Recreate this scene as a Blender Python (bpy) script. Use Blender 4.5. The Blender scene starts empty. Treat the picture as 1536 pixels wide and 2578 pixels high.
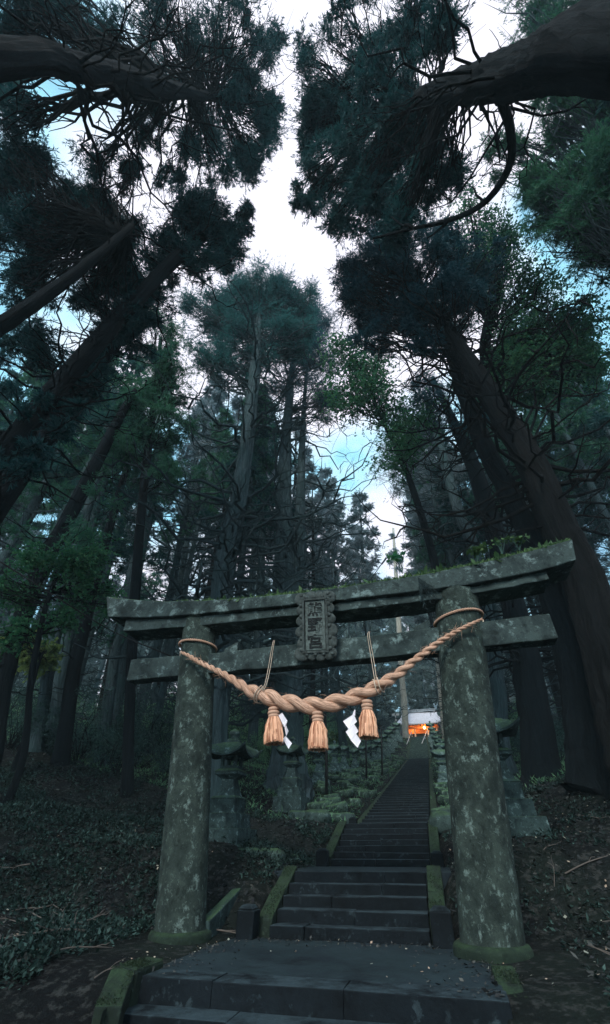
import bpy, math, random
import numpy as np
from mathutils import Vector
SC = bpy.context.scene
COL = SC.collection
RNG = np.random.default_rng(7)
PI = math.pi

# ------------------------------------------------------------------ camera numbers
FPX, CX, CY = 1087.0, 768.0, 1289.0
PITCH = math.radians(38.06)
CP, SP_ = math.cos(PITCH), math.sin(PITCH)

def ray(px, py):
    x = (px - CX) / FPX
    v = (py - CY) / FPX
    return np.array([x, CP + v * SP_, SP_ - v * CP])

def PY(px, py, Y):                       # survey point on the upright plane at distance Y
    d = ray(px, py)
    return d * (Y / d[1])

def PD(px, py, t):                       # survey point at depth t along the view axis
    return ray(px, py) * t

# ------------------------------------------------------------------ stair frame and terrain
ANG = math.radians(14.5)
AX = np.array([math.sin(ANG), math.cos(ANG)])        # up the stairs
BX = np.array([math.cos(ANG), -math.sin(ANG)])       # to the right across them
OX = np.array([0.545, 7.85])
HW = 1.06                                            # half width of the flights
PROF_W = [-60, -4.4, -2.2, 0, 1.35, 4.2, 6.4, 8.6, 47.5, 66, 84, 110, 170, 300]
PROF_Z = [-2.0, -1.6, -0.98, -0.93, -0.27, -0.25, 0.55, 0.58, 7.8, 13.3, 13.6, 19, 40, 70]

def to_uw(x, y):
    dx, dy = x - OX[0], y - OX[1]
    return dx * BX[0] + dy * BX[1], dx * AX[0] + dy * AX[1]

def SF(u, w, z=0.0):
    p = OX + BX * u + AX * w
    return np.array([p[0], p[1], z])

def sstep(a, b, t):
    t = np.clip((t - a) / (b - a), 0, 1)
    return t * t * (3 - 2 * t)

def ground(x, y):
    x = np.asarray(x, float); y = np.asarray(y, float)
    u, w = to_uw(x, y)
    z = np.interp(w, PROF_W, PROF_Z)
    du = np.maximum(np.abs(u) - 1.5, 0)
    lat = 0.19 * np.minimum(du, 14) + 0.05 * np.maximum(du - 14, 0)
    lat = lat * (0.12 + 0.88 * sstep(-2.0, 3.5, w)) * (1 - 0.55 * sstep(55, 75, w))
    bump = (0.10 * np.sin(x * 1.3 + 1.7 * np.sin(y * .7)) * np.cos(y * 1.1 + x * .3)
            + 0.04 * np.sin(x * 3.7 + y * 1.9) * np.sin(y * 4.3 - x * .8)
            + 0.30 * np.sin(x * .31 + 2) * np.sin(y * .27 + 1))
    z = z + lat + bump * sstep(0.0, 2.0, du) * (0.35 + .65 * sstep(-1, 4, w))
    cut = 0.34 * (1 - sstep(1.15, 1.5, np.abs(u))) * sstep(-0.3, 0.2, w) * (1 - sstep(65, 67, w))
    cut2 = 0.5 * (1 - sstep(1.45, 1.62, np.abs(u - .06))) * (1 - sstep(-0.25, -0.02, w))
    return z - cut - cut2

# ------------------------------------------------------------------ mesh builder
class MB:
    def __init__(s):
        s.v = []; s.q = []; s.t = []; s.n = 0; s.uv = []; s.polys = []
    def add(s, v, q=None, t=None, uv=None):
        v = np.asarray(v, float).reshape(-1, 3)
        if q is not None and len(q): s.q.append(np.asarray(q, int) + s.n)
        if t is not None and len(t): s.t.append(np.asarray(t, int) + s.n)
        s.uv.append(np.zeros((len(v), 2)) if uv is None else np.asarray(uv, float))
        s.v.append(v); s.n += len(v)
    def kites(s, v4):
        n = len(v4)
        s.add(v4.reshape(-1, 3), np.arange(n * 4).reshape(n, 4))
    def box(s, c, size, ax=None, jit=0.0, taper=1.0):
        hx, hy, hz = [k / 2 for k in size]
        p = np.array([[sx * hx * (taper if sz > 0 else 1), sy * hy * (taper if sz > 0 else 1), sz * hz]
                      for sz in (-1, 1) for sx, sy in ((-1, -1), (1, -1), (1, 1), (-1, 1))], float)
        if jit: p += RNG.uniform(-jit, jit, p.shape)
        if ax is not None: p = p @ np.asarray(ax)
        s.hexa(p + np.asarray(c))
    def hexa(s, p):
        s.add(p, [[3, 2, 1, 0], [4, 5, 6, 7], [0, 1, 5, 4], [1, 2, 6, 5], [2, 3, 7, 6], [3, 0, 4, 7]])
    def tube(s, pts, rad, n=8, cap=True, noise=None, vscale=1.0):
        pts = np.asarray(pts, float); m = len(pts)
        rad = np.broadcast_to(np.asarray(rad, float), (m,))
        tan = np.gradient(pts, axis=0)
        tan /= np.linalg.norm(tan, axis=1)[:, None] + 1e-12
        ref = np.array([0, 0, 1.]) if abs(tan[0][2]) < .8 else np.array([1., 0, 0])
        a = np.cross(tan[0], ref); a /= np.linalg.norm(a)
        th = np.linspace(0, 2 * PI, n, endpoint=False)
        V = np.empty((m, n, 3))
        for i in range(m):
            a = a - tan[i] * np.dot(a, tan[i]); a /= np.linalg.norm(a) + 1e-12
            b = np.cross(tan[i], a)
            r = rad[i] * (1 + (noise[i] if noise is not None else 0))
            V[i] = pts[i] + np.outer(np.cos(th) * r, a) + np.outer(np.sin(th) * r, b)
        i0 = np.arange(m - 1)[:, None] * n; j = np.arange(n)[None]; j1 = (j + 1) % n
        Q = np.stack([i0 + j, i0 + j1, i0 + n + j1, i0 + n + j], -1).reshape(-1, 4)
        ln = np.concatenate([[0], np.cumsum(np.linalg.norm(np.diff(pts, axis=0), axis=1))])
        uv = np.stack([np.broadcast_to(th / (2 * PI), (m, n)), np.broadcast_to((ln * vscale)[:, None], (m, n))], -1)
        V = V.reshape(-1, 3); T = None
        if cap:
            k = len(V)
            V = np.vstack([V, pts[0], pts[-1]])
            T = [[k, jj1, jj] for jj, jj1 in zip(range(n), list(range(1, n)) + [0])]
            T += [[k + 1, k - n + jj, k - n + jj1] for jj, jj1 in zip(range(n), list(range(1, n)) + [0])]
            uv = np.vstack([uv.reshape(-1, 2), [[0, 0], [0, 0]]])
        s.add(V, Q, T, uv.reshape(-1, 2))
    def lathe(s, prof, c, n=20, sq=0.0, ax=None):
        prof = np.asarray(prof, float); m = len(prof)
        th = np.linspace(0, 2 * PI, n, endpoint=False)
        V = np.stack([np.outer(prof[:, 0], np.cos(th)), np.outer(prof[:, 0], np.sin(th)),
                      np.repeat(prof[:, 1][:, None], n, 1)], -1).reshape(-1, 3)
        if ax is not None: V = V @ np.asarray(ax)
        i0 = np.arange(m - 1)[:, None] * n; j = np.arange(n)[None]; j1 = (j + 1) % n
        Q = np.stack([i0 + j, i0 + j1, i0 + n + j1, i0 + n + j], -1).reshape(-1, 4)
        s.add(V + np.asarray(c), Q)
    def frustum(s, c, w0, w1, z0, z1, ax=None):       # square section
        p = []
        for w, z in ((w0, z0), (w1, z1)):
            for sx, sy in ((-1, -1), (1, -1), (1, 1), (-1, 1)): p.append([sx * w / 2, sy * w / 2, z])
        p = np.array(p)
        if ax is not None: p = p @ np.asarray(ax)
        s.hexa(p + np.asarray(c))
    def build(s, name, mat, parent=None, smooth=False, bevel=0, loc=None):
        me = bpy.data.meshes.new(name)
        V = np.vstack(s.v)
        if loc is not None: V = V - np.asarray(loc)
        Q = np.vstack(s.q) if s.q else np.zeros((0, 4), int)
        T = np.vstack(s.t) if s.t else np.zeros((0, 3), int)
        L = np.concatenate([Q.ravel(), T.ravel()])
        me.vertices.add(len(V)); me.vertices.foreach_set('co', V.astype(np.float32).ravel())
        me.loops.add(len(L)); me.loops.foreach_set('vertex_index', L.astype(np.int32))
        me.polygons.add(len(Q) + len(T))
        st = np.concatenate([np.arange(len(Q)) * 4, len(Q) * 4 + np.arange(len(T)) * 3])
        me.polygons.foreach_set('loop_start', st.astype(np.int32))
        me.polygons.foreach_set('use_smooth', np.full(len(st), bool(smooth)))
        uvl = me.uv_layers.new(name='UVMap')
        uv = np.vstack(s.uv)[L]
        uvl.data.foreach_set('uv', uv.astype(np.float32).ravel())
        me.update(calc_edges=True); me.validate()
        me.materials.append(mat)
        o = bpy.data.objects.new(name, me); COL.objects.link(o)
        if loc is not None: o.location = loc
        if parent is not None:
            o.parent = parent; o.matrix_parent_inverse = pinv(parent)
        if bevel:
            b = o.modifiers.new('bevel', 'BEVEL'); b.width = bevel; b.segments = 2; b.limit_method = 'ANGLE'
        return o

def pinv(p):
    # things are Empties that stay unrotated while building; parts keep the world's origin
    from mathutils import Matrix
    return Matrix.Translation(-p.location) if (p.type == 'EMPTY' or p.parent is None) else Matrix.Identity(4)

def tag(o, label=None, cat=None, group=None, kind=None):
    if label: o['label'] = label
    if cat: o['category'] = cat
    if group: o['group'] = group
    if kind: o['kind'] = kind
    return o

def thing(name, loc, label, cat, group=None):
    o = bpy.data.objects.new(name, None); COL.objects.link(o)
    o.empty_display_size = .3
    o.location = loc
    return tag(o, label, cat, group)

def copy_tree(o, parent=None):
    c = o.copy(); COL.objects.link(c)
    if parent is not None:
        c.parent = parent; c.matrix_parent_inverse = o.matrix_parent_inverse.copy()
    for ch in list(o.children): copy_tree(ch, c)
    return c

# ------------------------------------------------------------------ materials
def newmat(name, rough=.85, spec=.3):
    m = bpy.data.materials.new(name); m.use_nodes = True
    nt = m.node_tree
    b = nt.nodes['Principled BSDF']
    b.inputs['Roughness'].default_value = rough
    b.inputs['Specular IOR Level'].default_value = spec
    return m, nt, b

def N(nt, typ, **kw):
    n = nt.nodes.new(typ)
    for k, v in kw.items():
        if k in n.inputs: n.inputs[k].default_value = v
        else: setattr(n, k, v)
    return n

def ramp(nt, src, stops):
    r = nt.nodes.new('ShaderNodeValToRGB')
    el = r.color_ramp.elements
    while len(el) < len(stops): el.new(.5)
    for e, (p, c) in zip(el, stops):
        e.position = p
        e.color = (c, c, c, 1) if not hasattr(c, '__len__') else (*c, 1)
    nt.links.new(src, r.inputs[0])
    return r.outputs[0]

def mix(nt, fac, a, b, blend='MIX'):
    m = nt.nodes.new('ShaderNodeMix'); m.data_type = 'RGBA'; m.blend_type = blend
    for sock, v in ((m.inputs[0], fac), (m.inputs[6], a), (m.inputs[7], b)):
        if isinstance(v, (int, float)): sock.default_value = v
        elif hasattr(v, '__len__'): sock.default_value = (*v, 1)
        else: nt.links.new(v, sock)
    return m.outputs[2]

def noise(nt, vec, scale, detail=6, rough=.6, dist=0):
    n = N(nt, 'ShaderNodeTexNoise', Scale=scale, Detail=detail, Roughness=rough, Distortion=dist)
    if vec is not None: nt.links.new(vec, n.inputs['Vector'])
    return n.outputs['Fac']

def bump(nt, b, h, strength=.5, dist=.02):
    n = N(nt, 'ShaderNodeBump', Strength=strength, Distance=dist)
    nt.links.new(h, n.inputs['Height'])
    nt.links.new(n.outputs[0], b.inputs['Normal'])

def coords(nt, kind='Object', scale=None):
    t = nt.nodes.new('ShaderNodeTexCoord'); o = t.outputs[kind]
    if scale is not None:
        mp = nt.nodes.new('ShaderNodeMapping'); mp.inputs['Scale'].default_value = scale
        nt.links.new(o, mp.inputs[0]); o = mp.outputs[0]
    return o

def upness(nt, lo, hi):
    g = nt.nodes.new('ShaderNodeNewGeometry')
    s = nt.nodes.new('ShaderNodeSeparateXYZ'); nt.links.new(g.outputs['Normal'], s.inputs[0])
    return ramp(nt, s.outputs[2], [(lo, 0.), (hi, 1.)])

def mul(nt, a, b):
    m = nt.nodes.new('ShaderNodeMath'); m.operation = 'MULTIPLY'
    for s, v in zip(m.inputs, (a, b)):
        if isinstance(v, (int, float)): s.default_value = v
        else: nt.links.new(v, s)
    return m.outputs[0]

def G(c, k=1.42): return tuple(min(.9, v * k * t) for v, t in zip(c, (.82, 1.0, 1.02)))
def stone_mat(name, dark, mid, pale, moss, moss_amt=.8, patch=1.6, lich=.58, rough=.9, bstr=.6, spec=.2, stretch=1):
    dark, mid, pale, moss = G(dark), G(mid), G(pale), G(moss)
    m, nt, b = newmat(name, rough, spec)
    co = coords(nt, 'Object', (1, 1, stretch))
    n1 = noise(nt, co, patch, 9, .68, .4)
    n2 = noise(nt, co, patch * 1.9, 12, .72, .2)
    n3 = noise(nt, co, patch * 14, 6, .7)
    c = mix(nt, ramp(nt, n1, [(.38, 0.), (.60, 1.)]), dark, mid)
    c = mix(nt, ramp(nt, n2, [(lich, 0.), (lich + .09, 1.)]), c, pale)
    n4 = noise(nt, co, patch * 5.5, 8, .62)
    c = mix(nt, mul(nt, ramp(nt, n4, [(.60, 0.), (.635, 1.)]), ramp(nt, n1, [(.42, .1), (.58, .65)])), c, tuple(v * .85 for v in pale))
    c = mix(nt, ramp(nt, n2, [(.36, .8), (.44, 0.)]), c, tuple(k * .45 for k in dark))
    c = mix(nt, mul(nt, ramp(nt, n3, [(.35, 0.), (.7, 1.)]), .55), c, tuple(k * .5 for k in mid))
    up = mul(nt, upness(nt, .35, .85), ramp(nt, noise(nt, co, patch * 2.2, 6, .7), [(.36, 0.), (.56, moss_amt)]))
    c = mix(nt, up, c, mix(nt, ramp(nt, n3, [(.3, 0.), (.7, 1.)]), moss, tuple(min(1, k * 1.9) for k in moss)))
    nt.links.new(c, b.inputs['Base Color'])
    h = mix(nt, .5, n3, n2)
    bump(nt, b, h, bstr, .03)
    return m

M = {}
M['torii'] = stone_mat('torii stone', (.0095, .0140, .0145), (.043, .055, .053), (.145, .175, .17), (.028, .045, .018), .9, 2.2, .54)
M['pillar'] = stone_mat('pillar stone', (.0085, .0125, .0115), (.036, .045, .038), (.13, .155, .14), (.03, .048, .018), .9, 4.2, .545, stretch=.85)
M['ring'] = stone_mat('mossy ring', (.009, .015, .011), (.018, .028, .018), (.05, .066, .045), (.016, .027, .0135), .9, 4, .62)
M['step'] = stone_mat('step stone', (.0025, .0039, .0052), (.0062, .0088, .0115), (.042, .056, .064), (.034, .045, .052), .55, 1.5, .60, .8, .5, .12)  # top-face colour, not moss: worn treads, with lit nosings painted lighter
M['edge'] = stone_mat('edging stone', (.008, .012, .010), (.015, .022, .015), (.06, .08, .065), (.0145, .024, .0125), .95, 2.5, .60)
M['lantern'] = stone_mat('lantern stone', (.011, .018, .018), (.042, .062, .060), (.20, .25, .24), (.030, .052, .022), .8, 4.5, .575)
M['lantern_lit'] = stone_mat('lit lantern stone', (.030, .046, .046), (.12, .165, .16), (.36, .42, .41), (.08, .13, .06), .9, 4.5, .55)  # lit copy of the lantern stone: daylight on the far row painted in
M['pave'] = stone_mat('landing paving', (.0065, .010, .0135), (.0165, .0235, .030), (.045, .052, .058), (.014, .022, .024), .5, .8, .60, .8, .5, .16)
M['moss_rock'] = stone_mat('mossy rock', (.014, .024, .019), (.042, .066, .050), (.22, .27, .24), (.055, .095, .045), .8, 4, .56)
M['rock'] = stone_mat('rock', (.014, .023, .022), (.042, .060, .055), (.15, .19, .18), (.03, .052, .02), .7, 3, .58)

def bark_mat(name, dark, light, scale=1.0, moss=None):
    dark, light = G(dark), G(light); moss = G(moss) if moss else None
    m, nt, b = newmat(name, .95, .15)
    co = coords(nt, 'UV', (26, 1.1 * scale, 1))
    n1 = noise(nt, co, 1.0, 9, .75, .9)
    n2 = noise(nt, coords(nt, 'Object'), .9, 5, .6)
    c = mix(nt, ramp(nt, n1, [(.35, 0.), (.66, 1.)]), dark, light)
    c = mix(nt, mul(nt, ramp(nt, n2, [(.4, 0.), (.65, 1.)]), .7), c, moss or tuple(k * .5 for k in light))
    nt.links.new(c, b.inputs['Base Color'])
    bump(nt, b, n1, 1.0, .12)
    return m
M['bark'] = bark_mat('cedar bark', (.012, .018, .021), (.085, .108, .116), 1, (.026, .048, .048))
M['bark_dark'] = bark_mat('shaded dark bark', (.0014, .0028, .0036), (.0085, .0125, .015))  # backlit shade painted in: a much darker copy of the cedar bark
M['bark_brown'] = bark_mat('brown bark', (.0024, .003, .0036), (.018, .0165, .0165))
M['bark_pale'] = bark_mat('pale bark', (.20, .165, .14), (.52, .43, .36))

def leaf_mat(name, c0, c1, c2, trans=.42, nscale=.45, rough=.6):
    c0, c1, c2 = G(c0), G(c1), G(c2)
    m, nt, b = newmat(name, rough, .25)
    g = nt.nodes.new('ShaderNodeNewGeometry')
    n1 = noise(nt, coords(nt), nscale, 4, .6)
    c = mix(nt, ramp(nt, n1, [(.38, 0.), (.64, 1.)]), c0, c1)
    c = mix(nt, ramp(nt, g.outputs['Random Per Island'], [(.55, 0.), (1., .8)]), c, c2)
    nt.links.new(c, b.inputs['Base Color'])
    tr = nt.nodes.new('ShaderNodeBsdfTranslucent'); nt.links.new(c, tr.inputs[0])
    mx = nt.nodes.new('ShaderNodeMixShader'); mx.inputs[0].default_value = trans
    nt.links.new(b.outputs[0], mx.inputs[1]); nt.links.new(tr.outputs[0], mx.inputs[2])
    nt.links.new(mx.outputs[0], nt.nodes['Material Output'].inputs[0])
    return m
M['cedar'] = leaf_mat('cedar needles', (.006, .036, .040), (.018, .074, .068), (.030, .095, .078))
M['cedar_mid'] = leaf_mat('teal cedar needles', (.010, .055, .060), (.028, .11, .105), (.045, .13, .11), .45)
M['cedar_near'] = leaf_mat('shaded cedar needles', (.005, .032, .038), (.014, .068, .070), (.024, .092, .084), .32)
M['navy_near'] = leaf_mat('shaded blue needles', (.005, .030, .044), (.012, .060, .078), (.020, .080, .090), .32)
M['cedar_green'] = leaf_mat('green cedar needles', (.016, .070, .050), (.045, .135, .075), (.07, .16, .08))
M['cedar_blue'] = leaf_mat('blue cedar needles', (.008, .038, .058), (.018, .070, .086), (.026, .085, .092))
M['cedar_far'] = leaf_mat('haze grey needles', (.08, .125, .13), (.19, .20, .212), (.30, .28, .305))  # far haze painted in: needles lightened to a misty grey
M['far_hazed'] = leaf_mat('haze pale needles', (.10, .150, .135), (.23, .26, .245), (.34, .34, .34), .5)  # hazy light behind the trunks painted in as paler needles
M['broadleaf'] = leaf_mat('broad leaves', (.020, .085, .052), (.042, .135, .070), (.09, .18, .07), .45)
M['fresh'] = leaf_mat('fresh leaves', (.020, .088, .045), (.042, .145, .065), (.085, .18, .07), .45)
M['shrub'] = leaf_mat('shrub leaves', (.014, .040, .036), (.034, .072, .058), (.075, .12, .10), .25)
M['yellow'] = leaf_mat('yellow green leaves', (.13, .18, .06), (.23, .27, .085), (.34, .33, .11), .5)
M['fern'] = leaf_mat('fern leaves', (.0035, .0105, .0085), (.010, .025, .0195), (.060, .098, .085), .2, .8)
M['grass'] = leaf_mat('bank grass', (.08, .17, .095), (.16, .28, .14), (.26, .36, .19), .45)
M['moss'] = leaf_mat('moss tufts', (.035, .07, .03), (.065, .11, .04), (.11, .15, .06), .2, 2)
M['moss_dark'] = leaf_mat('dark moss tufts', (.008, .015, .008), (.014, .025, .012), (.028, .042, .02), .2, 2)
M['litter'] = leaf_mat('leaf litter', (.012, .012, .014), (.024, .023, .023), (.09, .078, .07), .05, .9)
M['paleleaf'] = leaf_mat('pale dead leaves', (.22, .20, .17), (.34, .28, .22), (.42, .22, .15), .1, .9)
m, nt, b = newmat('soil', .97, .1)
co = coords(nt)
c = mix(nt, ramp(nt, noise(nt, co, .5, 8, .65), [(.4, 0.), (.6, 1.)]), (.006, .0075, .0085), (.010, .016, .0135))
c = mix(nt, ramp(nt, noise(nt, co, 9, 6, .7), [(.52, 0.), (.62, .8)]), c, (.045, .05, .048))
nt.links.new(c, b.inputs['Base Color']); bump(nt, b, noise(nt, co, 7, 8, .7), .9, .08); M['soil'] = m
m, nt, b = newmat('straw', .75, .25)
n1 = noise(nt, coords(nt, 'UV', (30, 3.0, 1)), 1, 5, .7)
n2 = noise(nt, coords(nt), 5, 4, .6)
c = mix(nt, ramp(nt, n1, [(.34, 0.), (.66, 1.)]), (.17, .085, .055), (.86, .57, .41))
c = mix(nt, mul(nt, ramp(nt, n2, [(.4, 0.), (.7, 1.)]), .4), c, (.34, .19, .12))
nt.links.new(c, b.inputs['Base Color']); bump(nt, b, n1, .6, .01); M['straw'] = m
m, nt, b = newmat('tassel straw', .8, .2)
n1 = noise(nt, coords(nt, 'UV', (1, .6, 1)), 6, 3, .6)
g = nt.nodes.new('ShaderNodeNewGeometry')
c = mix(nt, g.outputs['Random Per Island'], (.30, .12, .065), (.95, .58, .38))
nt.links.new(c, b.inputs['Base Color']); M['tassel'] = m
def plain(name, col, rough=.7, spec=.3, var=.25, sc=4, metal=0):
    m, nt, b = newmat(name, rough, spec)
    n1 = noise(nt, coords(nt), sc, 6, .65)
    c = mix(nt, ramp(nt, n1, [(.35, 0.), (.65, 1.)]), tuple(k * (1 - var) for k in col), tuple(min(1, k * (1 + var)) for k in col))
    nt.links.new(c, b.inputs['Base Color']); b.inputs['Metallic'].default_value = metal
    bump(nt, b, n1, .15, .01)
    M[name] = m
    return m
plain('twine', (.50, .42, .33)); plain('paper', (.85, .84, .90), .7, .2, .02)
plain('ink', (.006, .010, .011), .8); plain('cable', (.01, .011, .012)); plain('pole', (.012, .014, .015), .6)
plain('roof', (.86, .86, .93), .45, .4, .07, 1.2); plain('ridge', (.34, .40, .44), .5); plain('vermilion', (.62, .25, .08), .5)
plain('darkwood', (.04, .032, .028), .7); plain('whitewood', (.55, .52, .50), .6); plain('rail', (.6, .62, .64), .4)
plain('timber', (.05, .05, .048), .85); plain('deadwood', (.10, .088, .078), .85); plain('plaque', (.046, .062, .060), .9, .3, .5, 14)
plain('plaque panel', (.085, .115, .110), .9, .3, .4, 18)
plain('guard', (.50, .53, .54), .6)
m, nt, b = newmat('lamp glow')
b.inputs['Emission Color'].default_value = (1, .45, .12, 1); b.inputs['Emission Strength'].default_value = 6
M['glow'] = m

# ------------------------------------------------------------------ foliage and wood generators
def unit(v): return v / (np.linalg.norm(v, axis=-1, keepdims=True) + 1e-9)

def needles(C, R, per=16, twigs=26, ls=(.12, .30), wr=.16, flat=.58, rng=RNG, up=.15, droop=.28):
    """kite shaped needle tufts strung along twigs that radiate inside each clump"""
    C = np.asarray(C, float); R = np.asarray(R, float); K = len(C)
    d = rng.normal(size=(K, twigs, 3)); d[..., 2] = d[..., 2] * flat + up
    d = unit(d)
    st = C[:, None] + rng.normal(size=(K, twigs, 3)) * .22 * R[:, None, None]
    L = R[:, None] * rng.uniform(.30, 1.0, (K, twigs)) * rng.choice([.8, 1., 1., 1.65], (K, twigs)) * rng.uniform(.75, 1.2, (K, 1))
    s = rng.uniform(.08, 1., (K, twigs, per))
    p = st[:, :, None] + d[:, :, None] * (L[..., None] * s)[..., None]
    p[..., 2] -= .30 * R[:, None, None] * s ** 2
    dd = unit(d[:, :, None] * .9 + rng.normal(size=p.shape) * .48 - np.array([0, 0, droop]))
    sd = unit(np.cross(dd, rng.normal(size=p.shape)))
    l = rng.uniform(ls[0], ls[1], p.shape[:3])[..., None]
    w = l * wr
    v = np.stack([p, p + dd * l * .5 + sd * w, p + dd * l, p + dd * l * .5 - sd * w], -2)
    return v.reshape(-1, 4, 3)

def broad(C, R, n=220, ls=(.07, .15), rng=RNG, flat=.45, tilt=.5, wr=.36):
    C = np.asarray(C, float); R = np.asarray(R, float); K = len(C)
    o = unit(rng.normal(size=(K, n, 3))) * (rng.uniform(0, 1, (K, n, 1)) ** .45)
    o[..., 2] *= flat
    p = C[:, None] + o * R[:, None, None]
    dd = rng.normal(size=p.shape); dd[..., 2] *= tilt; dd = unit(dd)
    nr = rng.normal(size=p.shape) * tilt; nr[..., 2] += 1
    sd = unit(np.cross(dd, nr))
    l = rng.uniform(ls[0], ls[1], (K, n, 1)); w = l * wr
    v = np.stack([p, p + dd * l * .45 + sd * w, p + dd * l, p + dd * l * .45 - sd * w], -2)
    return v.reshape(-1, 4, 3)

def spline(P, m):
    P = np.asarray(P, float); n = len(P)
    if n < 3:
        t = np.linspace(0, 1, m)[:, None]; return P[0] * (1 - t) + P[-1] * t
    Q = np.vstack([2 * P[0] - P[1], P, 2 * P[-1] - P[-2]])
    out = []
    for t in np.linspace(0, n - 1 - 1e-9, m):
        i = int(t); f = t - i
        a, b_, c_, d_ = Q[i], Q[i + 1], Q[i + 2], Q[i + 3]
        out.append(.5 * (2 * b_ + (c_ - a) * f + (2 * a - 5 * b_ + 4 * c_ - d_) * f * f + (3 * b_ - a - 3 * c_ + d_) * f ** 3))
    return np.array(out)

def trunk_mesh(mb, pts, rad, sides=16, segs=36, flare=.0, seed=0):
    r_ = np.random.default_rng(seed)
    P = spline(np.column_stack([pts, rad]), segs)
    C, R = P[:, :3].copy(), np.maximum(P[:, 3], .01)
    h = np.linalg.norm(C - C[0], axis=1)
    R = R * (1 + flare * np.exp(-h / .55))
    wob = r_.normal(size=(segs, 3)) * .02 * R[:, None] * 2
    C[1:-1] += wob[1:-1]
    th = np.linspace(0, 2 * PI, sides, endpoint=False)
    ph = r_.uniform(0, 6, 4)
    nz = np.zeros((segs, sides))
    for k, a in ((3, .045), (5, .04), (7, .035)):
        nz += a * np.sin(k * th[None] + ph[k % 4] + .35 * h[:, None] * (k % 3 - 1))
    nz += .10 * flare * np.exp(-h / .7)[:, None] * np.sin(5 * th + ph[0])[None]
    if sides >= 30:
        rid = r_.normal(size=(segs + 1, sides)); acc = np.zeros((segs, sides)); cur = rid[0]
        for q in range(segs):
            cur = np.roll(cur, int(r_.integers(-1, 2))) * .8 + rid[q + 1] * .5
            acc[q] = cur
        nz += acc * .05
    nz += r_.normal(size=(segs, sides)) * .018
    mb.tube(C, R, sides, True, nz)
    return C, R

def limb(mb, p0, p1, r0, r1, sag=.0, wig=.06, n=5, sides=4, rng=RNG):
    p0 = np.asarray(p0, float); p1 = np.asarray(p1, float)
    L = np.linalg.norm(p1 - p0)
    t = np.linspace(0, 1, n)[:, None]
    P = p0 * (1 - t) + p1 * t
    P[:, 2] -= (sag * L * np.sin(PI * t[:, 0]) )
    P[1:-1] += rng.normal(size=(n - 2, 3)) * wig * L * .5
    mb.tube(P, np.linspace(r0, r1, n), sides, False)
    return P

def dead_branches(mb, C, R, i0, i1, count, L=(1.5, 4.0), rng=RNG, thick=1.0):
    """bare cedar limbs: out and slightly down, then sweeping up, with side twigs"""
    for k in range(count):
        i = int(rng.integers(i0, max(i1, i0 + 1)))
        p = C[i]; a = rng.uniform(0, 2 * PI)
        d = np.array([math.cos(a), math.sin(a), 0]); l = rng.uniform(*L)
        side = np.array([-d[1], d[0], 0]) * rng.normal() * .25
        e = rng.uniform(-.30, .05)
        P = np.array([p, p + d * l * .3 + [0, 0, e * l * .30], p + (d + side * .5) * l * .62 + [0, 0, e * l * .35],
                      p + (d + side) * l * .9 + [0, 0, l * .02], p + (d + side * 1.4) * l * 1.08 + [0, 0, l * .26]])
        S = spline(P, 10)
        S[1:] += rng.normal(size=(9, 3)) * .032 * l
        r0 = min(R[i] * .28, (.011 * l + .012) * thick)
        mb.tube(S, np.linspace(r0, .006, 10), 5, False)
        for q in range(int(rng.integers(2, 5))):
            j = int(rng.integers(3, 9))
            dd = unit(d * .6 + rng.normal(size=3) * .7 + [0, 0, .25])
            limb(mb, S[j], S[j] + dd * l * rng.uniform(.18, .45), r0 * .45, .005, .04, .10, 5, 4, rng)

def cone_clusters(rng, C, R, f0, Lmax, count, top=1.0, power=.7, rr=(.7, 1.3)):
    """clump centres on whorls of limbs up the trunk, with the index of the limb's foot"""
    n = len(C); out = []
    for k in range(count):
        f = f0 + (top - f0) * (rng.uniform() ** .85)
        i = min(n - 1, int(f * (n - 1)))
        env = Lmax * ((1 - (f - f0) / (1.02 - f0)) ** power) * (.55 + .45 * min(1, (f - f0) / .08 + .35))
        a = rng.uniform(0, 2 * PI)
        l = env * rng.uniform(.35, 1.0) + .15
        c = C[i] + np.array([math.cos(a) * l, math.sin(a) * l, l * rng.uniform(-.08, .25)])
        out.append((c, rng.uniform(*rr) * (.55 + .45 * env / Lmax), max(0, i - int(l * .25 * n / 30))))
    return out

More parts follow.
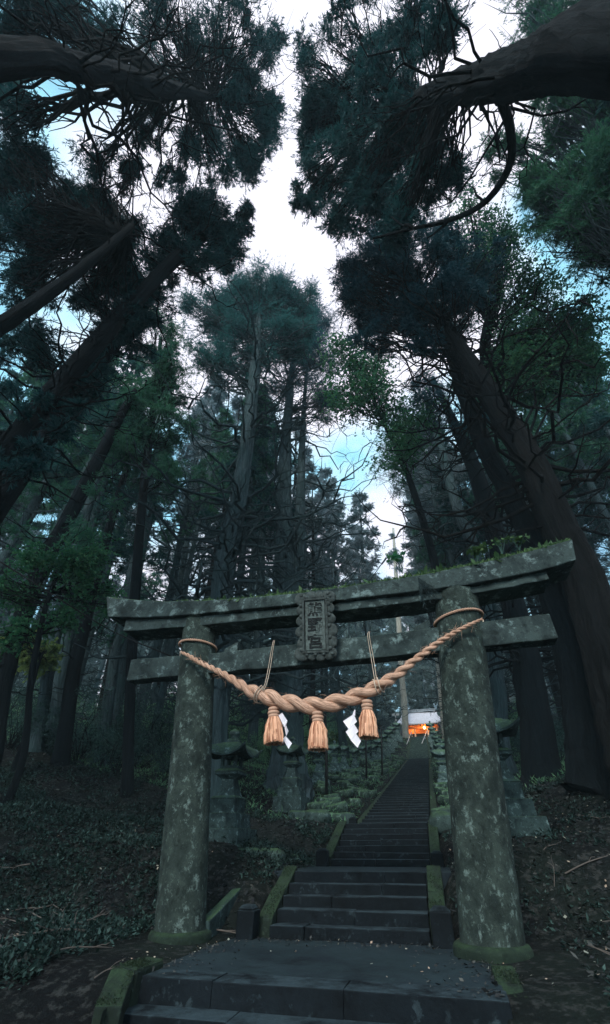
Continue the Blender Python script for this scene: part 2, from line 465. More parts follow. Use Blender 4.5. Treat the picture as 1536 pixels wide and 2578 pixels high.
def make_tree(name, label, nodes, rad, leaf, bark, cone=None, blobs=(), dead=None, group=None, seed=1, flare=.45,
              per=24, twigs=30, ls=(.07, .20), style='needle', sides=16, segs=40, extra=None, cat='tree', wr=.085, sagr=.1, rs=.80, hole=2.1, back=.2):
    rng = np.random.default_rng(seed)
    nodes = [np.asarray(p, float) for p in nodes]
    root = thing(name, nodes[0], label, cat, group)
    mb = MB(); C, R = trunk_mesh(mb, nodes, rad, sides, segs, flare, seed)
    mb.build('trunk', M[bark], root, True)
    br = MB(); cl = []
    if cone: cl += cone_clusters(rng, C, R, *cone)
    for (c, r, cnt, rr, f0) in blobs:              # c centre, r (3 half axes), cnt clumps, rr clump radius
        for k in range(cnt):
            o = rng.normal(size=3); o = o / np.linalg.norm(o) * rng.uniform() ** .4
            p = np.asarray(c) + o * np.asarray(r)
            for _ in range(6):
                q_ = p * hole
                if math.sin(q_[0] + seed) * math.sin(q_[1] * 1.1 + 2 * seed) + .8 * math.sin(q_[2] * 1.2 + .6 * q_[0] + seed) * math.sin(1.3 * q_[1] - .5 * q_[2]) > .05: break
                o = rng.normal(size=3); o = o / np.linalg.norm(o) * rng.uniform() ** .4
                p = np.asarray(c) + o * np.asarray(r)
            dz = np.linalg.norm(C - p, axis=1); i = int(np.argmin(dz))
            i = max(int(f0 * len(C)), i - int(len(C) * .03 + dz[i] * back * len(C) / 40))
            cl.append((p, rr * rs * rng.uniform(.6, 1.3), i))
    if dead: dead_branches(br, C, R, int(dead[0] * segs), int(dead[1] * segs), dead[2], dead[3], rng, dead[4] if len(dead) > 4 else 1.0)
    for c, r, i in cl:
        L = np.linalg.norm(c - C[i])
        r0 = min(R[i] * .35, .012 + .010 * L)
        P = limb(br, C[i], c, r0, .012, sagr, .07, 6, 4, rng)
        for q in range(3):
            limb(br, P[3 + q % 2], c + rng.normal(size=3) * r * .7, r0 * .4, .005, .05, .1, 4, 3, rng)
    if extra: extra(br)
    if br.n:
        k0 = max(1, int(segs * (dead[0] if dead else .3)))
        br.tube(C[k0:-1], np.minimum(R[k0:-1] * .4, .1), 5, True)
        br.build('branches', M[bark], root, True)
    if cl:
        Cc = np.array([c for c, r, i in cl]); Rr = np.array([r for c, r, i in cl])
        kb = MB()
        if style == 'needle': kb.kites(needles(Cc, Rr, per, twigs, ls, wr, rng=rng))
        else: kb.kites(needles(Cc, Rr, per, twigs, ls, .40, .55, rng, .1, .1))
        kb.build('crown', M[leaf], root)
    return root

def Ell(px, py, rx, ry, t, cnt, rr, f0=.0, deep=1.0):
    c = PD(px, py, t)
    k = t / FPX
    r = np.array([rx * k, max(rx, ry) * k * deep, ry * k * .9])
    # half axes: across, along the view's horizontal, vertical (steep view: image height is mostly horizontal depth)
    d = ray(px, py); el = math.atan2(d[2], abs(d[1]) + .25)
    ver = ry * k
    r[1] = ver * math.sin(el) + .5 * deep * rx * k * math.cos(el)
    r[2] = ver * math.cos(el) + .5 * deep * rx * k * math.sin(el)
    return (c, r, cnt, rr, f0)

# ================================================================== ground
# lantern sites, surveyed first because the bank is levelled round each
ORD = ['second', 'third', 'fourth', 'fifth', 'sixth', 'seventh', 'eighth', 'ninth', 'tenth', 'eleventh', 'twelfth', 'thirteenth', 'fourteenth']
LANT = []
p = PY(566, 2120, 11.0); LANT.append((p, .98, 'tall stone lantern right behind the left gateway pillar'))
p = PY(1293, 2098, 9.7); LANT.append((p, 1.03, 'large dark stone lantern half hidden behind the right gateway pillar'))
left = [(735, 2026, 18.0, 1.0), (806, 1992, 24.0, 1.0), (845, 1955, 31, .95), (868, 1947, 35, .92), (896, 1950, 37, .92), (916, 1935, 43, .95), (929, 1930, 47, .98), (944, 1926, 50, 1.0), (957, 1915, 50, 1.05), (970, 1900, 52, 1.05), (982, 1888, 55, 1.1), (990, 1876, 59, 1.1), (1003, 1862, 64, 1.1)]
names = ['mossy lantern under the left tassel and paper, with its tall stepped plinth on the bank', 'dark lantern directly below the middle tassel, open fire box showing light']
for k, (x, y, Y, sc) in enumerate(left):
    p = PY(x, y, Y)
    LANT.append((p, sc, names[k] if k < 2 else f'small distant stone lantern, {ORD[k]} up the row left of the stairs'))
right = [(1124, 1990, 26, 1.0), (1122, 1950, 33, 1.0), (1118, 1925, 40, 1.0), (1108, 1905, 47, 1.0), (1101, 1888, 54, 1.05), (1094, 1874, 60, 1.05), (1089, 1862, 65, 1.1)]
for k, (x, y, Y, sc) in enumerate(right):
    p = PY(x, y, Y)
    LANT.append((p, sc, f'small distant stone lantern, {(["first"] + ORD)[k]} up the row right of the stairs'))

G0 = ground
_lp = np.array([p for p, sc, lb in LANT]); _lg = np.array([p[2] for p in _lp]) - G0(_lp[:, 0], _lp[:, 1])
def ground(x, y):
    x = np.asarray(x, float); y = np.asarray(y, float); z = G0(x, y)
    d2 = (x[..., None] - _lp[:, 0]) ** 2 + (y[..., None] - _lp[:, 1]) ** 2
    wt = np.exp(-d2 / (2 * .9 ** 2)); sw = wt.sum(-1)
    u, w = to_uw(x, y)
    return z + (wt * _lg).sum(-1) / np.maximum(sw, 1) * sstep(1.3, 1.9, np.abs(u))
def build_ground():
    xs = np.unique(np.concatenate([np.linspace(-150, -25, 30), np.linspace(-25, -8, 50), np.linspace(-8, 9, 150), np.linspace(9, 30, 60), np.linspace(30, 170, 30)]))
    ys = np.unique(np.concatenate([np.linspace(-40, 1, 20), np.linspace(1, 18, 150), np.linspace(18, 45, 80), np.linspace(45, 95, 70), np.linspace(95, 300, 30)]))
    X, Y = np.meshgrid(xs, ys)
    Z = ground(X, Y)
    v = np.stack([X, Y, Z], -1).reshape(-1, 3)
    nx, ny = len(xs), len(ys)
    i = (np.arange(ny - 1)[:, None] * nx + np.arange(nx - 1)[None]).ravel()
    mb = MB(); mb.add(v, np.stack([i, i + 1, i + nx + 1, i + nx], 1))
    tag(mb.build('ground', M['soil'], None, True), kind='structure')
    open('/tmp/gaps.txt','w').write(str(np.round(_lg, 2)) + str([np.round(to_uw(p[0], p[1]), 1).tolist() for p in _lp]))
build_ground()
RZ = np.array([[BX[0], BX[1], 0], [AX[0], AX[1], 0], [0, 0, 1.]])     # rows: stair frame axes

def gz(p): return float(ground(p[0], p[1]))

# ------------------------------------------------------------------ landing and front steps
def slab(mb, u0, u1, w0, w1, z0, z1, jit=.006):
    mb.box(SF((u0 + u1) / 2, (w0 + w1) / 2, (z0 + z1) / 2), (u1 - u0, w1 - w0, z1 - z0), RZ, jit)

mb = MB()
slab(mb, -1.60, 1.72, -2.06, .02, -1.3, -.94, 0)
tag(mb.build('paved_landing', M['pave']), kind='structure')

def front_steps():
    root = thing('stone_stairs', SF(-.2, -2.4, -1.5), 'wide dark stone steps at the very bottom leading up to the paved landing', 'stairs')
    z = -.935; w = -2.06
    cuts = [(-1.62, -.80, .40, 1.74), (-1.70, -.52, 1.76), (-1.8, -.2, 1.8), (-1.8, .9, 1.8)]
    for k in range(4):
        mb = MB(); c = cuts[k]
        for a, b in zip(c[:-1], c[1:]):
            j = RNG.uniform(-.006, .006)
            slab(mb, a + .002, b - .002, w - .36 - (.13 if (k == 1 and a > -1) else 0) - RNG.uniform(0, .02), w + (.0 if k == 0 else .10), z - .30, z + j, .006)
        mb.build('step', M['step'], root, False, .009)
        z -= .17; w -= .30
front_steps()

# ------------------------------------------------------------------ stair flights
def flight(w0, z0, n, tread, rise, label, joints=1, lighter=False, hw=HW):
    root = thing('stone_stairs', SF(0, w0, z0), label, 'stairs')
    for k in range(n):
        mb = MB(); za = z0 + rise * (k + 1); wa = w0 + tread * k
        cuts = np.concatenate([[-hw], np.sort(RNG.uniform(-.8, .8, joints)) * hw, [hw]]) if joints else np.array([-hw, hw])
        for a, b in zip(cuts[:-1], cuts[1:]):
            if b - a < .1: continue
            d = RNG.uniform(-.015, .015); e = RNG.uniform(-.007, .007)
            slab(mb, a + .002, b - .002, wa + d, wa + tread + .06, za - rise - .12, za + e, .007)
        mb.build('step', M['step'] if not lighter else M['rock'], root, False, .028 if n > 20 else .014)
    return root

def edging(root, w0, w1, z0, z1, side, hw=HW, width=.24, pieces=1, post=True, name='edging'):
    for q in range(pieces):
        a, b = q / pieces, (q + 1) / pieces
        wa, wb = w0 + (w1 - w0) * a + .015, w0 + (w1 - w0) * b - .015
        za, zb = z0 + (z1 - z0) * a, z0 + (z1 - z0) * b
        u0, u1 = sorted((side * (hw + .015), side * (hw + width)))
        mb = MB(); o = RNG.uniform(-.02, .02, 4)
        p = np.array([SF(u0, wa, za - .3), SF(u1, wa, za - .3), SF(u1, wb, zb - .3), SF(u0, wb, zb - .3),
                      SF(u0, wa, za + .05 + o[0]), SF(u1, wa, za + .05 + o[1]), SF(u1, wb, zb + .05 + o[2]), SF(u0, wb, zb + .05 + o[3])])
        mb.hexa(p); mb.build(name, M['edge'], root, False, .02)

def post(loc, w, h, label, mat='step'):
    mb = MB(); mb.box((0, 0, h / 2), (w, w, h), RZ, .012); mb.frustum((0, 0, h - .004), w * .98, w * .55, 0, .05, RZ)
    o = mb.build('stone_post', M[mat], None, False, .018); o.location = loc
    tag(o, label, 'post', 'stone posts beside the stairs')
    return o

f1 = flight(0, -.94, 5, .30, .133, 'lowest flight of five dark stone steps just behind the gateway')
edging(f1, .12, 1.5, -.80, -.25, -1, pieces=2); edging(f1, .10, 1.5, -.80, -.25, 1, pieces=2)
f2 = flight(4.2, -.275, 7, .33, .118, 'second flight of dark stone steps above the first small landing')
edging(f2, 4.3, 6.5, -.15, .58, -1); edging(f2, 4.3, 6.5, -.15, .58, 1)
f3 = flight(8.6, .55, 60, .648, .1208, 'long third flight of dark steps running far up the hillside between the lantern rows', 1)
for s in (-1, 1): edging(f3, 8.7, 47, .50, 7.70, s, pieces=22, width=.26)
f4 = flight(47.5, 7.8, 30, .617, .1835, 'paler topmost flight of steps directly below the shrine', 0, True)
for s in (-1, 1): edging(f4, 47.6, 66, 7.85, 13.3, s, pieces=9, width=.3)
mb = MB(); slab(mb, -1.45, 1.45, 1.36, 4.4, -.6, -.279, 0); tag(mb.build('path', M['pave']), kind='structure')
mb = MB(); slab(mb, -1.2, 1.2, 6.36, 8.75, .1, .548, 0); tag(mb.build('path', M['pave']), kind='structure')
p = SF(-HW - .30, -.05, -.95); post(p, .25, .31, 'short dark stone post with worn top left of the lowest flight', 'step')
p = SF(HW + .17, -.05, -.95); post(p, .26, .34, 'short black stone post at the right foot of the lowest flight', 'step')
p = SF(-HW - .16, 4.10, -.35); post(p, .24, .34, 'short dark post at the left foot of the second flight', 'step')
p = SF(HW + .16, 4.08, -.35); post(p, .24, .30, 'short dark post at the right foot of the second flight', 'step')
p = SF(-HW - .16, 8.45, .4); post(p, .24, .36, 'small squared post at the left foot of the long third flight', 'step')

# landing curbs beside the front steps
def curb(name, pts, w, h, label):
    mb = MB(); pts = [np.array(p) for p in pts]
    for a, b in zip(pts[:-1], pts[1:]):
        d = unit((b - a)[:2]); n = np.array([-d[1], d[0]]) * w / 2
        g = .012 * np.array([d[0], d[1], 0])
        a2, b2 = a + g, b - g
        p = []
        for z in (-h, 0):
            for q, s in ((a2, 1), (a2, -1), (b2, -1), (b2, 1)):
                p.append([q[0] + n[0] * s, q[1] + n[1] * s, q[2] + z + RNG.uniform(-.012, .012)])
        mb.hexa(np.array(p))
    o = mb.build(name, M['edge'], None, False, .03, loc=pts[0])
    return tag(o, label, 'curb stone', 'mossy curb stones of the landing')
def ZP(px, py, z):
    d = ray(px, py); return d * (z / d[2])
curb('curb_stone', [ZP(395, 2408, -.86), ZP(318, 2436, -.86)], .21, .3, 'mossy curb stone at the left back corner of the paved landing')
curb('curb_stone', [ZP(312, 2437, -.87), ZP(272, 2535, -1.02), ZP(240, 2620, -1.2)], .22, .4, 'long lichen spotted curb stone sloping down left of the front steps')
curb('curb_stone', [ZP(1262, 2424, -.86), ZP(1296, 2510, -.97), ZP(1318, 2640, -1.2)], .22, .4, 'mossy green curb stone sloping down right of the front steps')

# ================================================================== gateway (torii)
TL = PY(463, 2368, 7.9); TR = PY(1237, 2398, 6.9)
TD = unit((TR - TL)[:2]); TD3 = np.array([TD[0], TD[1], 0]); TN = np.array([TD[1], -TD[0], 0])   # TN points to the camera side
def TP(px, py, off=0.0):
    d = ray(px, py); o = TL + TN * off
    return d * (np.dot(o, TN) / np.dot(d, TN))
def TSZ(px, py, off=0.0):
    p = TP(px, py, off); return np.dot(p - TL, TD3), p[2]
def TW(s, z, off): return np.array([TL[0] + TD[0] * s + TN[0] * off, TL[1] + TD[1] * s + TN[1] * off, z])

torii = thing('torii_gate', (TL + TR) / 2, 'weathered grey stone torii gateway with moss along its curved top beam', 'gateway')
ptop = {}; RINGS = []
for side, base, top, rb, rt in (('l', (453, 2362), (502, 1585), .335, .315), ('r', (1238, 2385), (1151, 1535), .352, .362)):
    b = TP(*base); t = TP(*top); b[2] = -.95
    ax = t - b
    e = t + ax * ((3.56 - t[2]) / ax[2])
    ptop[side] = (b, e, rb, rt)
    mb = MB(); seg = 60
    f = np.linspace(0, 1, seg)[:, None]
    P = b * (1 - f) + e * f
    R = np.interp(f[:, 0], [0, .02, .08, .9, 1], [rb * 1.0, rb * 1.0, rb, rt, rt * .98])
    th = np.linspace(0, 2 * PI, 48, endpoint=False)[None]
    h = f * 4.4
    nz = .010 * np.sin(3 * th + 2 * h) + .008 * np.sin(5 * th - 3 * h + 1) + RNG.normal(size=(seg, 48)) * .004
    mb.tube(P, R, 48, True, nz)
    pil = mb.build('pillar', M['pillar'], torii, True)
    mb = MB(); r = rb
    mb.lathe([(r * .7, .12), (r * 1.06, .125), (r * 1.16, .112), (r * 1.22, .08), (r * 1.23, .04), (r * 1.20, -.05), (r * 1.20, -.3)], (b[0], b[1], b[2]), 36)
    ring = mb.build('base_ring', M['ring'], pil, True); RINGS.append(ring)

def moss_on(o, n, size=(.008, .022)):
    me = o.data; P = []
    for p in me.polygons:
        if p.normal.z > .45:
            v = [np.array(o.location if o.parent is None else (0, 0, 0)) + np.array(me.vertices[i].co) for i in p.vertices]
            P.append((p.area, v))
    if not P: return
    ar = np.array([a for a, v in P]); idx = RNG.choice(len(P), n, p=ar / ar.sum()); pts = []
    for i in idx:
        w = RNG.dirichlet(np.ones(len(P[i][1])) * .7); pts.append(sum(a * b for a, b in zip(w, P[i][1])))
    p = np.array(pts)
    g = np.sin(p[:, 0] * 9 + 2 * np.sin(p[:, 1] * 7)) + np.sin(p[:, 1] * 11 + p[:, 0] * 4) ; p = p[g + RNG.normal(size=n) * .4 > -.5]
    d = unit(RNG.normal(size=p.shape) * .7 + [0, 0, .7]); l = RNG.uniform(*size, (len(p), 1)); sd = unit(np.cross(d, RNG.normal(size=p.shape))) * l * .3
    mb = MB(); mb.kites(np.stack([p, p + d * l * .5 + sd, p + d * l, p + d * l * .5 - sd], -2)); mb.build('moss', M['moss_dark'], o)['kind'] = 'stuff'
def beam(name, stations, mat, parent, bevel=.02, jit=.006, smooth=False):
    """sweep: each station is a closed list of points"""
    m = len(stations[0]); mb = MB()
    V = np.array(stations); k = len(V)
    V = V + RNG.normal(size=V.shape) * jit
    i0 = np.arange(k - 1)[:, None] * m; j = np.arange(m)[None]; j1 = (j + 1) % m
    Q = np.stack([i0 + j, i0 + j1, i0 + m + j1, i0 + m + j], -1).reshape(-1, 4)
    V = V.reshape(-1, 3); c0, c1 = V[:m].mean(0), V[-m:].mean(0); n0 = len(V)
    V = np.vstack([V, c0, c1])
    T = [[n0, (q + 1) % m, q] for q in range(m)] + [[n0 + 1, n0 - m + q, n0 - m + (q + 1) % m] for q in range(m)]
    mb.add(V, Q, T)
    return mb.build(name, mat, parent, smooth, bevel)

def curve_sz(pxs, off, m):
    P = np.array([TSZ(x, y, off) for x, y in pxs])
    s = np.linspace(P[0, 0], P[-1, 0], m)
    k = np.polyfit(P[:, 0], P[:, 1], 4)
    return s, np.polyval(k, s)

KO, SO = .36, .27
kt_s, kt_z = curve_sz([(267, 1503), (350, 1512), (486, 1512), (640, 1503), (776, 1490), (905, 1471), (1035, 1451), (1165, 1426), (1294, 1397), (1380, 1374), (1441, 1356)], KO, 40)
kb_s, kb_z = curve_sz([(271, 1552), (350, 1554), (517, 1543), (745, 1521), (905, 1505), (1035, 1490), (1165, 1472), (1294, 1449), (1449, 1408)], KO, 40)
st = []
for k in range(40):
    s, zt = kt_s[k], kt_z[k]; s2, zb = kb_s[k], kb_z[k]
    e = .07 * (1 if k == 0 else (-1 if k == 39 else 0))
    st.append([TW(s2, zb, KO), TW(s, zt, KO), TW(s, zt + .13, .06), TW(s, zt + .13, -.06), TW(s, zt, -KO), TW(s2, zb, -KO)])
kasagi = beam('top_beam', st, M['torii'], torii)
sb_s, sb_z = curve_sz([(309, 1588), (477, 1575), (527, 1573), (749, 1549), (840, 1538), (1000, 1521), (1179, 1497), (1385, 1456)], SO, 40)
st = []
for k in range(40):
    s, zb = sb_s[k], sb_z[k]
    zt = np.interp(s, kb_s, kb_z) - .012
    st.append([TW(s, zb, SO), TW(s, zt, SO), TW(s, zt, -SO), TW(s, zb, -SO)])
beam('under_beam', st, M['torii'], torii, .018)
# tie beam in two lengths either side: one piece through both pillars
nt_ = [TSZ(330, 1660, .14), TSZ(554, 1639, .14), TSZ(756, 1622, .14), TSZ(844, 1608, .14), TSZ(1000, 1592, .14), TSZ(1219, 1563, .14), TSZ(1383, 1543, .14)]
nb_ = [TSZ(326, 1712, .14), TSZ(561, 1692, .14), TSZ(759, 1674, .14), TSZ(850, 1664, .14), TSZ(1000, 1650, .14), TSZ(1215, 1627, .14), TSZ(1392, 1609, .14)]
kt = np.polyfit([p[0] for p in nt_], [p[1] for p in nt_], 2); kb = np.polyfit([p[0] for p in nb_], [p[1] for p in nb_], 2)
st = [[TW(s, np.polyval(kb, s), .14), TW(s, np.polyval(kt, s), .14), TW(s, np.polyval(kt, s), -.14), TW(s, np.polyval(kb, s), -.14)] for s in np.linspace(nt_[0][0], nt_[-1][0], 30)]
beam('tie_beam', st, M['torii'], torii, .018)
# wedges on the tie beam
for px, py in ((590, 1626), (1062, 1578)):
    s, z = TSZ(px, py, .0); zt = np.polyval(kt, s)
    mb = MB(); p = np.array([TW(s - .14, zt - .02, .12), TW(s + .12, zt - .02, .12), TW(s + .12, zt - .02, -.12), TW(s - .14, zt - .02, -.12),
                             TW(s - .14, zt + .05, .12), TW(s + .12, zt + .16, .12), TW(s + .12, zt + .16, -.12), TW(s - .14, zt + .05, -.12)])
    mb.hexa(p); mb.build('wedge', M['torii'], torii, False, .01)
for r_ in RINGS: moss_on(r_, 2600)
for o_ in list(COL.objects):
    if o_.name.startswith('curb_stone'): moss_on(o_, 1800)
    elif o_.name.startswith('edging') and o_.parent in (f1, f2): moss_on(o_, 900)
# plaque
A = TP(744, 1498, .50); B = TP(833, 1492, .50); Cq = TP(759, 1662, .26); D = TP(848, 1656, .26)
pc = (A + B + Cq + D) / 4; pu = unit((B - A) + (D - Cq)); pv = unit((A + B) - (Cq + D)); pv = unit(pv - pu * np.dot(pu, pv)); pn = np.cross(pu, pv)
if np.dot(pn, TN) < 0: pn = -pn
pw = (np.linalg.norm(B - A) + np.linalg.norm(D - Cq)) / 4; ph = np.linalg.norm((A + B) / 2 - (Cq + D) / 2) / 2
RP = np.array([pu, pn, pv])
def PQ(a, b, c): return pc + pu * a + pv * b + pn * c
mb = MB(); mb.box(PQ(0, 0, -.03), (pw * 1.86, .10, ph * 1.88), RP)
plaque = mb.build('name_plaque', M['plaque'], torii, False, .01)
mb = MB(); mb.box(PQ(0, 0, .034), (pw * 1.10, .03, ph * 1.50), RP); mb.build('panel', M['plaque panel'], plaque, False, .006)
mb = MB()
for sx in (-1, 1): mb.box(PQ(sx * pw * .66, 0, .045), (pw * .12, .06, ph * 1.62), RP)
for sy in (-1, 1): mb.box(PQ(0, sy * ph * .80, .045), (pw * 1.44, .06, ph * .06), RP)
def lump(mb, c, r, h):
    prof = [(r * math.cos(t), h * math.sin(t)) for t in np.linspace(0, PI / 2 * .98, 6)]
    mb.lathe([(r, -h)] + prof, c, 12, ax=np.array([pu, pv, pn]))
for k in range(6):
    b = -ph * .84 + k * ph * 1.68 / 5
    for sx in (-1, 1): lump(mb, PQ(sx * pw * RNG.uniform(.80, .86), b + RNG.uniform(-.01, .01), .02), ph * RNG.uniform(.15, .21), .032); lump(mb, PQ(sx * pw * .78, b + ph * .12, .045), ph * .07, .03)
for k in range(4):
    a = -pw * .70 + k * pw * 1.40 / 3
    for sy in (-1, 1): lump(mb, PQ(a, sy * ph * .89, .02), ph * RNG.uniform(.13, .19), .032); lump(mb, PQ(a + pw * .2, sy * ph * .87, .045), ph * .06, .03)
mb.build('frame', M['plaque'], plaque, False)
for k, ch in enumerate('\u718a\u91ce\u5bae'):
    cu = bpy.data.curves.new('writing', 'FONT'); cu.body = ch; cu.size = 1; cu.extrude = .02; cu.offset = .022; cu.align_x = 'CENTER'; cu.align_y = 'CENTER'
    to = bpy.data.objects.new('writing', cu); COL.objects.link(to)
    bpy.context.view_layer.update()
    me = bpy.data.meshes.new_from_object(to.evaluated_get(bpy.context.evaluated_depsgraph_get()))
    bpy.data.objects.remove(to)
    n = len(me.vertices)
    if n == 0: continue
    v = np.empty(n * 3, np.float32); me.vertices.foreach_get('co', v); v = v.reshape(-1, 3).astype(float)
    mn, mx_ = v.min(0), v.max(0); v = v - (mn + mx_) / 2; hs = v / (mx_ - mn)
    a = hs[:, 0] * pw * .86; b = hs[:, 1] * ph * .43 + (1 - k) * ph * .49
    W = pc + a[:, None] * pu + b[:, None] * pv + (.052 + hs[:, 2] * .012)[:, None] * pn
    me.vertices.foreach_set('co', W.astype(np.float32).ravel()); me.update()
    me.materials.clear(); me.materials.append(M['ink'])
    o = bpy.data.objects.new('character', me); COL.objects.link(o); o.parent = plaque; o.matrix_parent_inverse = pinv(plaque)
# moss along the top beam
def moss_strip():
    mb = MB(); n = 9000
    f = RNG.uniform(.12, 1, n) ** .8 * 39; i = f.astype(int).clip(0, 38); fr = f - i
    s = kt_s[i] * (1 - fr) + kt_s[i + 1] * fr; z = kt_z[i] * (1 - fr) + kt_z[i + 1] * fr
    o = RNG.uniform(-.2, KO + .012, n); z = z + np.where(o > .06, (KO - o) / (KO - .06) * .13, .13)
    keep = RNG.uniform(size=n) < np.interp(s / kt_s[-1], [-.1, .2, .45, .55, 1], [.25, .7, .6, 1, 1])
    p = np.stack([TL[0] + TD[0] * s + TN[0] * o, TL[1] + TD[1] * s + TN[1] * o, z - .01], -1)[keep]
    d = RNG.normal(size=p.shape) * .7 + np.array([0, 0, .55]) + TN * .35; d = unit(d)
    l = (RNG.uniform(.02, .075, len(p)) * np.where(RNG.uniform(size=len(p)) > .96, 2.4, 1))[:, None]
    sd = unit(np.cross(d, RNG.normal(size=p.shape))) * l * .22
    mb.kites(np.stack([p, p + d * l * .5 + sd, p + d * l, p + d * l * .5 - sd], -2))
    mb.build('moss', M['moss'], kasagi)['kind'] = 'stuff'
moss_strip()

# ================================================================== straw rope, cords, tassels, papers
RO = .47
rp = [(456, 1642, 9), (478, 1652, 13), (500, 1666, 15), (535, 1683, 18), (567, 1699, 21), (611, 1727, 32), (640, 1743, 43), (662, 1750, 47), (700, 1763, 51), (736, 1771, 52),
      (793, 1777, 53), (840, 1770, 52), (871, 1762, 51), (905, 1750, 48), (938, 1735, 44), (970, 1716, 37), (1000, 1699, 32), (1037, 1668, 26), (1068, 1645, 23), (1098, 1622, 20), (1130, 1601, 17), (1162, 1583, 14), (1195, 1567, 11), (1215, 1558, 8)]
RP_ = []
for x, y, w in rp:
    p = TP(x, y, RO); t = np.dot(p, [0, CP, SP_])
    RP_.append([*p, w * t / FPX / 2])
RS = spline(RP_, 420)
rc, rr = RS[:, :3], RS[:, 3]
ropeL, ropeR = ptop['l'], ptop['r']
ds = np.concatenate([[0], np.linalg.norm(np.diff(rc, axis=0), axis=1)])
phi = np.cumsum(PI * ds / (2 * rr * 1.10)) + .6
tan = unit(np.gradient(rc, axis=0)); e1 = np.cross(tan, TN); e1 = unit(e1); e2 = np.cross(tan, e1)
rope = thing('straw_rope', rc[210], 'thick twisted straw rope slung in a curve between the two gateway pillars', 'rope')
for k in range(2):
    c_, s_ = np.cos(phi + PI * k)[:, None], np.sin(phi + PI * k)[:, None]
    mb = MB(); mb.tube(rc + (e1 * c_ + e2 * s_) * rr[:, None] * .36, rr * .46, 14, True, vscale=2)
    mb.build('strand', M['straw'], rope, True)
for side in ('l', 'r'):
    b, e, rb, rt = ptop[side]
    q = TP(501, 1622, 0) if side == 'l' else TP(1153, 1556, 0)
    f = (q[2] - b[2]) / (e[2] - b[2]); c = b + (e - b) * f; r = rb + (rt - rb) * f + .03
    th = np.linspace(0, 2 * PI, 90)
    tilt = .05 if side == 'l' else .02
    loop = np.stack([c[0] + np.cos(th) * r, c[1] + np.sin(th) * r, c[2] - .03 + 0 * th], -1)
    if side == 'l': loop[:, 2] += -.02 - .03 * np.cos(th)
    else: loop[:, 2] += .05 * np.cos(th)
    tg = unit(np.gradient(loop, axis=0)); a1 = np.tile([0, 0, 1.], (90, 1)); a2 = np.cross(tg, a1)
    mb = MB(); ph_ = np.linspace(0, 2 * PI * 14, 90)
    th2 = np.linspace(0, 1, 360); L4 = spline(loop, 360); tg = unit(np.gradient(L4, axis=0)); a2 = np.cross(tg, [0, 0, 1.]); a1 = np.tile([0, 0, 1.], (360, 1)); ph_ = th2 * 2 * PI * 28
    for k in range(2):
        cc, ss = np.cos(ph_ + PI * k)[:, None], np.sin(ph_ + PI * k)[:, None]
        mb.tube(L4 + (a1 * cc + a2 * ss) * .011, .0135, 6, False, vscale=2)
    mb.build('pillar_loop', M['straw'], rope, True)
    # loose tail on the outer side
    sx, sy0, sy1 = (455, 1640, 1703) if side == 'l' else (1216, 1560, 1620)
    mb = MB(); mb.tube(spline([TP(sx, sy0, .1), TP(sx - 2 if side == 'l' else sx + 3, (sy0 + sy1) / 2, .12), TP(sx - 5 if side == 'l' else sx + 3, sy1, .1)], 8), .012, 5)
    mb.build('loose_end', M['twine'], rope, True)
mb = MB()
for k in range(260):
    i = int(RNG.integers(20, 400)); a_ = RNG.uniform(0, 2 * PI); o_ = e1[i] * math.cos(a_) + e2[i] * math.sin(a_)
    a = rc[i] + o_ * rr[i] * .80; d = unit(tan[i] * RNG.choice([-1, 1]) + o_ * RNG.uniform(.15, .8) + RNG.normal(size=3) * .3); l = RNG.uniform(.04, .13)
    mb.tube([a, a + d * l * .5, a + d * l - [0, 0, l * .12]], [.0025, .002, .0012], 3, False)
mb.build('stray_straw', M['straw'], rope)['kind'] = 'stuff'
# binding strings round the rope
for px in (652, 946):
    i = int(np.argmin([abs((CX + FPX * p[0] / np.dot(p, [0, CP, SP_])) - px) for p in rc]))
    for dj in (0, 5):
        th = np.linspace(0, 2 * PI, 24)
        R = rr[i] * .92; c = rc[i + dj]
        mb = MB(); mb.tube(c + np.outer(np.cos(th) * R, e1[i]) + np.outer(np.sin(th) * R, e2[i]) + np.outer(np.sin(2 * th) * .02, tan[i]), .008, 5, False)
        mb.build('binding', M['twine'], rope, True)
def cord(pts, label):
    mb = MB()
    P = [TP(x, y, o) for x, y, o in pts]
    for d in (-.018, .018):
        Q = spline([p + TD3 * d * (1 - abs(2 * k / (len(P) - 1) - 1) * .4) for k, p in enumerate(P)], 14)
        mb.tube(Q, .0055, 5)
    o = mb.build('cord', M['twine'], None, True, loc=P[0]); tag(o, label, 'cord', 'cords holding up the rope')
cord([(690, 1612, .0), (686, 1632, .16), (678, 1682, .19), (668, 1726, RO), (656, 1745, RO + .08)], 'thin pale cord from the tie beam to the left part of the straw rope')
cord([(930, 1590, .0), (928, 1602, .16), (938, 1660, .19), (946, 1712, RO), (950, 1728, RO + .08)], 'thin pale cord from the tie beam to the right part of the straw rope')

